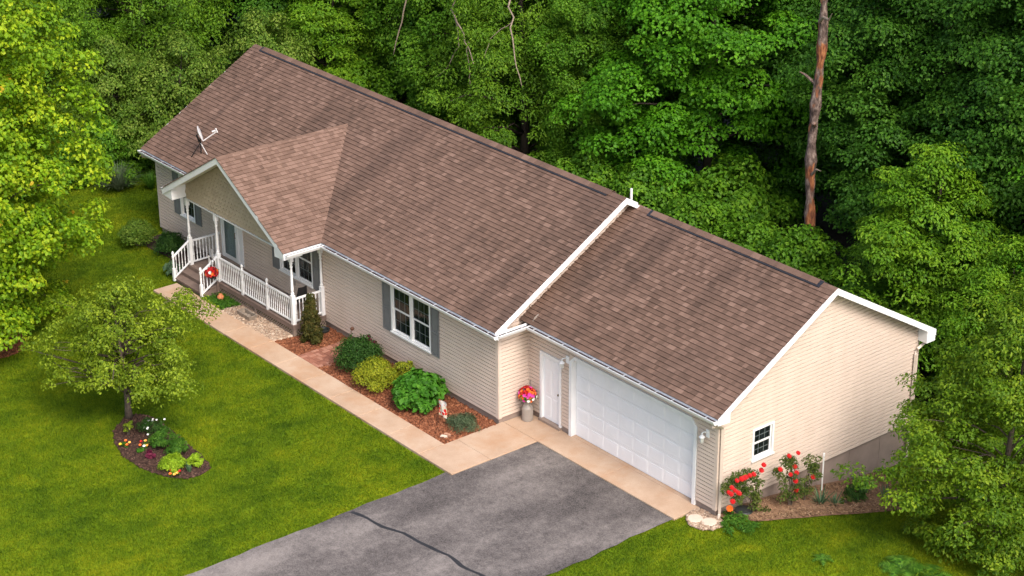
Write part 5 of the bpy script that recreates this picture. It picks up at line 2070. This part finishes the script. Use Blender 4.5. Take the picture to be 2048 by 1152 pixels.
# shepherd hook with hanging basket
hk = thing('shepherd_hook', (-20.3, -2.62, 0), 'thin black shepherd hook beside the porch stairs', 'hook')
pts = [(-20.3, -2.62, -.1), (-20.3, -2.62, 1.25)] + [(-20.3 - .11 + .11 * math.cos(a), -2.62 - 0.03 * math.sin(a), 1.25 + .11 * math.sin(a)) for a in np.linspace(.3, math.pi, 7)] + [(-20.53, -2.63, 1.15)]
obj('rod', G().tube(pts, .009, 6), 'black_metal', hk)
hb = thing('hanging_basket', (-20.53, -2.64, .62), 'hanging basket of red, orange and white flowers by the stairs', 'flower basket')
obj('basket', G().lathe([(.05, 0), (.11, .05), (.14, .13), (.145, .16), (.12, .16)], (-20.53, -2.64, .62), 14), 'black_metal', hb)
for a in (0.5, 2.6, 4.7):
    obj('hanger_wire', G().tube([(-20.53 + .13 * math.cos(a), -2.64 + .13 * math.sin(a), .77), (-20.53, -2.635, 1.14)], .004, 4), 'black_metal', hb)
V, F, t, P = clump_leaves(np.array([(rng.normal() * .08, rng.normal() * .08, .05 * rng.random()) for _ in range(10)]), np.full(10, .11), 22, .9, .5, .06)
link('foliage', fast_mesh('foliage', V, F, 'leaf_green', t), (-20.53, -2.64, .82), hb)
for i in range(46):
    a = i * 2.399
    zz = 1 - (i + .5) / 46 * 1.4
    rr = math.sqrt(max(0, 1 - zz * zz))
    d = Vector((rr * math.cos(a), rr * math.sin(a), zz * .8))
    flower(hb, Vector((-20.53, -2.64, .84)) + d * .2, random.choice(('red', 'red', 'red', 'red', 'orange', 'white' if d.y < -.2 or d.x < 0 else 'red')), .06, d)

# rusty garden stake
st = thing('rusty_flower_stake', (-14.5, -1.35, 0), 'rusty iron flower stake by the wall above the brick path', 'garden stake')
obj('rod', G().tube([(-14.5, -1.35, -.05), (-14.52, -1.36, .25), (-14.50, -1.37, .5), (-14.44, -1.38, .62)], .012, 5), 'rust', st)
obj('metal_flower', petals := None or G().lathe([(.01, 0), (.05, .02), (.07, .08), (.03, .12)], (-14.42, -1.38, .58), 8), 'rust', st)

# porch chair: black metal mesh rocker seen through the railing
ch = thing('porch_chair', (-16.95, -1.72, ZD), 'black metal garden chair at the right end of the porch', 'chair')
cx, cy = -17.0, -1.66
g = G()
V, F = [], []
for i in range(9):
    for j in range(9):
        u, v_ = (i - 4) / 4, (j - 4) / 4
        V.append((cx + .22 * v_ - 0.0, cy + .22 * u, ZD + .42 - .03 * (1 - u * u) - .02 * (1 - v_ * v_)))
for i in range(8):
    for j in range(8):
        F.append((i * 9 + j, (i + 1) * 9 + j, (i + 1) * 9 + j + 1, i * 9 + j + 1))
g.add(V, F)
o = obj('seat', g, 'black_metal', ch)
o.modifiers.new('thickness', 'SOLIDIFY').thickness = .012
g = G()
V, F = [], []
for i in range(9):
    for j in range(9):
        u, v_ = (i - 4) / 4, j / 8
        V.append((cx + .24 + .09 * v_ - .05 * (1 - u * u) * -1, cy + .21 * u * (1 - .25 * v_ * v_), ZD + .46 + .50 * v_))
for i in range(8):
    for j in range(8):
        F.append((i * 9 + j, (i + 1) * 9 + j, (i + 1) * 9 + j + 1, i * 9 + j + 1))
g.add(V, F)
o = obj('backrest', g, 'black_metal', ch)
o.modifiers.new('thickness', 'SOLIDIFY').thickness = .012
for sx in (-1, 1):
    for sy in (-1, 1):
        obj('leg', G().tube([(cx + .19 * sx, cy + .19 * sy, ZD + .41), (cx + .24 * sx, cy + .22 * sy, ZD + .001)], .013, 6), 'black_metal', ch)
    obj('armrest', G().tube([(cx - .2, cy + .23 * sx, ZD + .42), (cx - .2, cy + .25 * sx, ZD + .62), (cx + .1, cy + .25 * sx, ZD + .64), (cx + .27, cy + .2 * sx, ZD + .62)], .012, 6), 'black_metal', ch)

# white garden geese on the porch
for (x, y, s, lab) in ((-22.15, -1.55, 1.0, 'white goose ornament on the porch by the left railing'), (-21.95, -1.82, .8, 'smaller white goose ornament nearer the stairs')):
    go = thing('goose_ornament', (x, y, ZD), lab, 'ornament', 'goose ornaments on the porch')
    g = G()
    g.ball((x, y, ZD + .11 * s), .11 * s, 10, 7, flat=(1.5, .9, .98))
    obj('body', g, 'ornament', go, smooth=True)
    obj('neck', G().tube([(x - .11 * s, y, ZD + .14 * s), (x - .17 * s, y, ZD + .24 * s), (x - .15 * s, y, ZD + .33 * s), (x - .2 * s, y, ZD + .35 * s)], [.05 * s, .035 * s, .035 * s, .03 * s], 8), 'ornament', go, smooth=True)
    obj('bill', G().tube([(x - .2 * s, y, ZD + .35 * s), (x - .28 * s, y, ZD + .335 * s)], [.022 * s, .006], 6), 'terracotta', go)


# wall lanterns
def lantern(x, z, label):
    o = thing('wall_lantern', (x, -0.05, z), label, 'lamp', 'wall lanterns at the garage door')
    obj('back_plate', G().box(x + .02, x + .14, -.05, -.024, z - .02, z + .2), 'white_paint', o)
    obj('arm', G().tube([(x + .08, -.05, z + .12), (x + .06, -.13, z + .16), (x, -.17, z + .12)], .016, 6), 'white_paint', o)
    obj('hood', G().lathe([(.085, 0), (.05, .04), (.02, .07), (.022, .1), (.004, .13)], (x, -.17, z), 10), 'white_paint', o)
    obj('globe', G().lathe([(.02, -.17), (.045, -.13), (.05, -.02), (.05, -.001)], (x, -.17, z), 10), 'lamp_glass', o, smooth=True)
    for k in range(4):
        a = k * math.pi / 2 + .4
        obj('cage_bar', G().tube([(x + .055 * math.cos(a), -.17 + .055 * math.sin(a), z), (x + .05 * math.cos(a), -.17 + .05 * math.sin(a), z - .14), (x, -.17, z - .19)], .005, 4), 'white_paint', o)
    return o


lantern(-5.95, 2.28, 'white wall lantern between the side door and the garage door')
lantern(-0.42, 2.24, 'white wall lantern right of the garage door')

# satellite dish on the roof
DX, DY = -23.95, -0.75
DZ = ZE + PT * (DY - EAVE_M)
sdh = thing('satellite_dish', (DX, DY, DZ), 'grey satellite dish on the roof left of the porch gable', 'satellite dish')
c0 = np.array([DX + .02, DY, DZ + .72])
ax = np.array([0.52, 0.78, 0.30])
ax /= np.linalg.norm(ax)
r_ = np.cross(ax, (0, 0, 1))
r_ /= np.linalg.norm(r_)
u_ = np.cross(r_, ax)
V, F = [c0 - ax * .06], []
for i in range(1, 5):
    for k in range(20):
        a = 6.283 * k / 20
        rr = .27 * i / 4
        V.append(c0 + r_ * rr * .92 * math.cos(a) + u_ * rr * 1.05 * math.sin(a) + ax * (.06 * (i / 4) ** 2 - .06))
for k in range(20):
    F.append((0, 1 + k, 1 + (k + 1) % 20))
    for i in range(3):
        F.append((1 + i * 20 + k, 1 + (i + 1) * 20 + k, 1 + (i + 1) * 20 + (k + 1) % 20, 1 + i * 20 + (k + 1) % 20))
o = obj('reflector', G().add(V, F), 'dish_grey', sdh, smooth=True)
o.modifiers.new('thickness', 'SOLIDIFY').thickness = .012
arm0 = c0 - u_ * .27
arm1 = c0 + ax * .52 - u_ * .12
obj('feed_arm', G().tube([arm0, arm1], .02, 6), 'dish_grey', sdh)
obj('feed_horn', G().tube([arm1 + u_ * .12 + ax * .03, arm1 - u_ * .03 + ax * .03], .03, 6).tube([arm1 + u_ * .05, arm1 + u_ * .05 - ax * .12], .035, 8), 'dish_grey', sdh)
obj('bracket', G().tube([c0 - ax * .05, c0 - ax * .13, c0 - ax * .13 - u_ * .25], .035, 6), 'black_metal', sdh)
mt = np.array([DX, DY, DZ + .40])
obj('mast', G().tube([mt + (0, 0, .2), (DX, DY, DZ + .01)], .022, 6), 'black_metal', sdh)
for (dx, dy) in ((-.25, -.25), (.32, .05)):
    fz = ZE + PT * (DY + dy - EAVE_M)
    obj('brace', G().tube([mt, (DX + dx, DY + dy, fz + .015)], .014, 5), 'dish_grey' if dx > 0 else 'black_metal', sdh)

# ------------------------------------------------------------------ trees
# small crabapple in the lawn
tm, cm, dat = tree_meshes('crab', 4.3, 0.105, 1.35, lambda t: 2.45 * math.sin(math.pi * min(1, .20 + .80 * t)) ** .75 * (1 - .30 * t), 290, 88, 11, 'leaf_crab', 'bark',
                          size=0.09, flat=.85, up=.45, elong=1.8, lobes=.6, shell=.22, rcl=(.20, .40), nlimb=110, droop=.05, bend=.12, thin=.42)
plant('crabapple_tree', (tm, cm), gz(-14.72, -9.0), 'small open-crowned olive green tree in the lawn bed', 'tree')
# golden maple at the left
tm, cm, dat = tree_meshes('maple', 15.0, 0.22, 0.9, lambda t: 3.75 * (math.sin(math.pi * min(1, .14 + .80 * t)) ** .6) * (1 - .25 * t), 700, 165, 21, 'leaf_maple_gold', 'bark',
                          size=0.125, flat=.6, up=.55, elong=1.25, lobes=.45, shell=.5, rcl=(.40, .70), nlimb=40, droop=.2, bend=.15)
mp = plant('maple_tree', (tm, cm), gz(-22.0, -9.9), 'large yellow-green maple filling the left edge', 'tree', rz=.6)
C, Rc, P = dat
k = 60
idx = rng.choice(len(C), k)
tipc = C[idx] + norm(C[idx] * np.array([1, 1, 0]) + 1e-6) * (Rc[idx] * .95)[:, None] + np.array([0, 0, .12])
V, F, t, _P = clump_leaves(tipc, np.full(k, .12), 7, .8, .6, .11, elong=1.3)
c = bpy.data.objects.new('young_leaves', fast_mesh('young_leaves', V, F, 'leaf_red_tip', t))
COL.objects.link(c)
c.parent = mp
# olive tree at the right front
tm, cm, dat = tree_meshes('rt', 7.6, 0.12, 0.5, lambda t: 2.95 * (math.sin(math.pi * min(1, .26 + .74 * t)) ** .8) * (1 - .25 * t), 400, 150, 31, 'leaf_right', 'bark',
                          size=0.10, flat=.5, up=.6, elong=1.8, lobes=.6, shell=.35, rcl=(.32, .58), nlimb=60, droop=.03, bend=.2)
plant('yard_tree', (tm, cm), gz(5.0, 5.3), 'olive green leafy tree in front of the garage rear corner', 'tree', rz=2.2)

# woods
SP = {}


def species(key, *a, **k):
    t, c, d = tree_meshes(key, *a, **k)
    SP[key] = (t, c)


species('maple', 12.0, .22, 0.8, lambda t: 3.7 * (math.sin(math.pi * min(1, .14 + .86 * t)) ** .6) * (1 - .25 * t), 430, 260, 51, 'leaf_maple', 'forest_bark', size=.118, flat=.36, up=.9, elong=1.25, lobes=.4, shell=.6, rcl=(.55, .95), nlimb=26, droop=.22)
species('vine', 11.0, .25, 0.1, lambda t: 2.3 * (1 - .30 * t), 470, 180, 52, 'leaf_vine', 'forest_bark', size=.108, flat=1.0, up=.45, elong=1.2, lobes=.4, shell=.72, rcl=(.35, .6), nlimb=20, droop=.4, under=.5)
species('ash', 10.5, .20, 0.8, lambda t: 3.3 * (math.sin(math.pi * min(1, .18 + .82 * t)) ** .65) * (1 - .2 * t), 430, 190, 53, 'leaf_ash', 'forest_bark', size=.122, flat=.6, up=.5, elong=2.3, lobes=.5, shell=.5, rcl=(.45, .8), nlimb=40, droop=.35)
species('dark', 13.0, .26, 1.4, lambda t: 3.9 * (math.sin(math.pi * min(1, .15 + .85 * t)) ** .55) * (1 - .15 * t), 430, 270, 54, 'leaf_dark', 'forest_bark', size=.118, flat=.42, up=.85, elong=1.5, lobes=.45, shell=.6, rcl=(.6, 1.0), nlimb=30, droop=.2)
species('bright', 8.0, .16, 0.3, lambda t: 2.9 * (math.sin(math.pi * min(1, .22 + .78 * t)) ** .7) * (1 - .3 * t), 330, 190, 55, 'leaf_bright', 'forest_bark', size=.12, flat=.42, up=.75, elong=1.9, lobes=.5, shell=.5, rcl=(.4, .75), nlimb=34, droop=.25)
species('honeysuckle', 4.6, .10, 0.1, lambda t: 2.1 * (math.sin(math.pi * min(1, .30 + .70 * t)) ** .7), 300, 120, 56, 'leaf_honeysuckle', 'forest_bark', size=.10, flat=.7, up=.6, elong=1.5, lobes=.4, shell=.5, rcl=(.3, .5), nlimb=30, droop=.2)
species('bush', 2.6, .06, 0.05, lambda t: 1.5 * (math.sin(math.pi * min(1, .35 + .65 * t)) ** .6), 130, 150, 57, 'leaf_vine', 'forest_bark', size=.11, flat=.7, up=.6, elong=1.25, lobes=.4, shell=.4, rcl=(.3, .5), nlimb=16, droop=.2)


def wood_tree(key, x, y, s, rz, label, name='forest_tree', group='trees of the woods behind the house', sz=None):
    return plant(name, SP[key], gz(x, y, -.05), label, 'tree' if key != 'bush' else 'bush', group, rz, (s, s, sz or s))


# left side of the woods
wood_tree('honeysuckle', -31.9, 3.0, 1.0, .4, 'pale flowering honeysuckle nearest the left end of the roof', 'honeysuckle_shrub', 'shrubs at the woods edge', 1.15)
wood_tree('honeysuckle', -31.0, 6.4, 1.05, 2.0, 'tall pale honeysuckle rising behind the upper left roof edge', 'honeysuckle_shrub', 'shrubs at the woods edge', 1.25)
wood_tree('honeysuckle', -34.0, 1.2, 1.0, 3.9, 'honeysuckle between the golden maple and the house', 'honeysuckle_shrub', 'shrubs at the woods edge', 1.1)
wood_tree('bush', -32.6, 0.2, .9, 1.0, 'low leafy bush beside the arching ornamental grass', 'woods_bush', 'shrubs at the woods edge')
wood_tree('bush', -33.2, -2.2, 1.0, 2.0, 'leafy bush at the woods edge behind the golden maple', 'woods_bush', 'shrubs at the woods edge')
wood_tree('bush', -33.6, -5.0, 1.1, 4.0, 'leafy bush further left behind the golden maple', 'woods_bush', 'shrubs at the woods edge')
wood_tree('ash', -36.5, -1.5, 1.0, 1.2, 'green tree just behind the golden maple')
wood_tree('ash', -37.0, 4.5, 1.05, 4.2, 'tall green tree behind the pale honeysuckle')
wood_tree('bright', -32.5, 10.5, .95, 1.1, 'light green young tree behind the left roof peak')
# behind the ridge
wood_tree('vine', -30.0, 13.0, 1.05, 0.3, 'vine-draped tree column behind the left third of the ridge', 'vine_covered_tree')
wood_tree('vine', -26.6, 12.6, 1.0, 2.1, 'second vine-draped tree column right of the first', 'vine_covered_tree')
wood_tree('ash', -22.6, 12.2, 1.0, 0.9, 'drooping ash-like tree under the bare pale limbs')
wood_tree('vine', -19.4, 12.4, .72, 4.4, 'low vine tangle behind the middle of the ridge', 'vine_covered_tree')
wood_tree('maple', -15.6, 15.0, 1.12, 0.2, 'big saturated green maple with layered boughs in the middle of the woods', 'forest_maple')
wood_tree('bush', -17.0, 10.6, 1.15, .3, 'leafy bush behind the middle of the roof ridge', 'woods_bush', 'shrubs at the woods edge')
wood_tree('bush', -14.6, 10.8, 1.2, 1.3, 'leafy bush left of the white vent pipe', 'woods_bush', 'shrubs at the woods edge')
wood_tree('bush', -12.2, 10.8, 1.1, 2.3, 'leafy bush behind the white rake peak', 'woods_bush', 'shrubs at the woods edge')
wood_tree('bush', -9.6, 10.9, 1.0, 3.9, 'leafy bush behind the left end of the garage ridge', 'woods_bush', 'shrubs at the woods edge')
wood_tree('bush', -7.0, 10.9, .8, 5.0, 'leafy bush below the dead trunk behind the garage', 'woods_bush', 'shrubs at the woods edge')
wood_tree('bush', -12.4, 13.0, 1.4, 5.0, 'green understorey shrub between maple and garage ridge', 'understorey_shrub', 'shrubs at the woods edge')
wood_tree('bush', -7.9, 11.3, 1.15, 2.2, 'leafy shrub hiding the foot of the dead trunk', 'understorey_shrub', 'shrubs at the woods edge')
wood_tree('dark', -7.2, 17.0, 1.0, 1.0, 'dark green tree right of the dead trunk')
wood_tree('dark', -2.6, 16.5, 1.05, 3.0, 'dark green tree at the upper right corner')
wood_tree('dark', -12.2, 19.0, 1.0, 5.0, 'dark green tree left of and behind the dead trunk')
wood_tree('bright', -2.9, 11.6, .98, 0.5, 'bright yellow-green tree behind the garage rear corner')
wood_tree('bright', 0.8, 11.0, .8, 2.6, 'lower bright tree at the right edge behind the garage')
wood_tree('bush', -4.8, 10.6, 1.0, .8, 'leafy bush left of the bright tree behind the garage', 'woods_bush', 'shrubs at the woods edge')
wood_tree('maple', 2.2, 14.5, .9, 2.6, 'green tree at the right edge of the woods', 'forest_maple')
# deeper rows that close the gaps
for i, (x, y, s, kk) in enumerate([(-44, -6, 1.0, 'dark'), (-43, 2, 1.05, 'dark'), (-42, 9, 1.0, 'dark'), (-36.5, 12.5, 1.1, 'dark'), (-33, 18, 1.1, 'dark'), (-27, 18.5, 1.1, 'dark'),
                                  (-21.5, 17.5, 1.1, 'dark'), (-20, 23, 1.1, 'dark'), (-14, 24, 1.1, 'dark'), (-8, 24, 1.1, 'dark'), (-2, 23, 1.1, 'dark'), (3.5, 20, 1.1, 'dark'), (-50, 4, 1.1, 'dark'), (-48, 13, 1.1, 'dark'), (-41, 18, 1.1, 'dark'), (-52, -5, 1.1, 'dark')]):
    plant('background_tree', SP[kk], gz(x, y, -.05), 'dark shaded tree deep in the woods behind the front trees', 'tree', 'shaded trees deep in the woods', i * 1.7, (s, s, s))

# dead trunk (snag)
sn = thing('dead_tree', gz(-8.25, 12.2), 'tall bare dead trunk with peeling reddish bark', 'dead tree')
zs = np.linspace(-.6, 15, 60)
pts = [(-8.25 + .05 * math.sin(z * .9), 12.2 + .05 * math.cos(z * .7), z) for z in zs]
obj('trunk', G().tube(pts, [.18 - .004 * (z) + .025 * math.sin(z * 3.1) + .02 * math.sin(z * 7) for z in zs], 12), 'snag_bark', sn, smooth=True)
obj('broken_branch', G().tube([(-8.23, 12.1, 9.2), (-7.9, 11.9, 9.45), (-7.5, 11.7, 9.5), (-7.3, 11.6, 9.75)], [.06, .045, .035, .01], 6), 'pale_bark', sn)
obj('branch_stub', G().tube([(-8.3, 12.15, 7.2), (-8.62, 12.0, 7.45), (-8.8, 11.95, 7.5)], [.06, .04, .015], 6), 'snag_bark', sn)
obj('branch_stub', G().tube([(-8.2, 12.1, 4.2), (-7.9, 12.0, 4.5), (-7.62, 11.9, 4.55)], [.05, .035, .01], 6), 'pale_bark', sn)
obj('branch_stub', G().tube([(-8.13, 12.05, 5.9), (-8.0, 11.85, 6.05)], [.09, .06], 7), 'snag_bark', sn)

# bare pale limbs over the drooping tree
bl_ = thing('bare_limbed_tree', gz(-24.0, 14.6), 'pale bare dead limbs arching down from the top of the woods', 'dead tree')
obj('trunk', G().tube([(-24.0, 14.6, -.6), (-24.1, 14.5, 4), (-24.0, 14.2, 8), (-24.2, 13.8, 11)], [.22, .2, .16, .1], 8), 'pale_bark', bl_, smooth=True)
for pts, r0 in (([(-24.1, 13.9, 9.8), (-26.2, 10.9, 8.1), (-26.9, 10.2, 6.6), (-27.2, 9.9, 5.0), (-27.3, 9.7, 4.1)], .085),
                ([(-24.0, 14.0, 9.2), (-24.3, 11.0, 7.6), (-23.9, 9.9, 6.6), (-22.6, 9.4, 6.0), (-21.5, 9.0, 5.3)], .09),
                ([(-24.0, 13.9, 9.4), (-22.0, 11.0, 8.2), (-20.6, 10.0, 7.4), (-19.5, 9.2, 6.2), (-18.7, 8.9, 5.2)], .08),
                ([(-23.4, 9.7, 6.4), (-23.0, 9.5, 5.5), (-23.4, 9.3, 4.7), (-23.9, 9.2, 4.2)], .045),
                ([(-22.2, 9.3, 5.8), (-21.9, 9.1, 5.0), (-21.7, 9.0, 4.4)], .035),
                ([(-20.2, 9.7, 7.0), (-20.9, 9.3, 6.3), (-21.0, 9.1, 5.6)], .03)):
    pts = [np.array(p, float) for p in pts]
    dense = []
    for i in range(len(pts) - 1):
        for s in np.linspace(0, 1, 4, endpoint=False):
            dense.append(pts[i] * (1 - s) + pts[i + 1] * s + rng.normal(size=3) * .03)
    dense.append(pts[-1])
    obj('limb', G().tube(dense, [.62 * r0 * (1 - .75 * i / len(dense)) for i in range(len(dense))], 7), 'pale_bark', bl_, smooth=True)
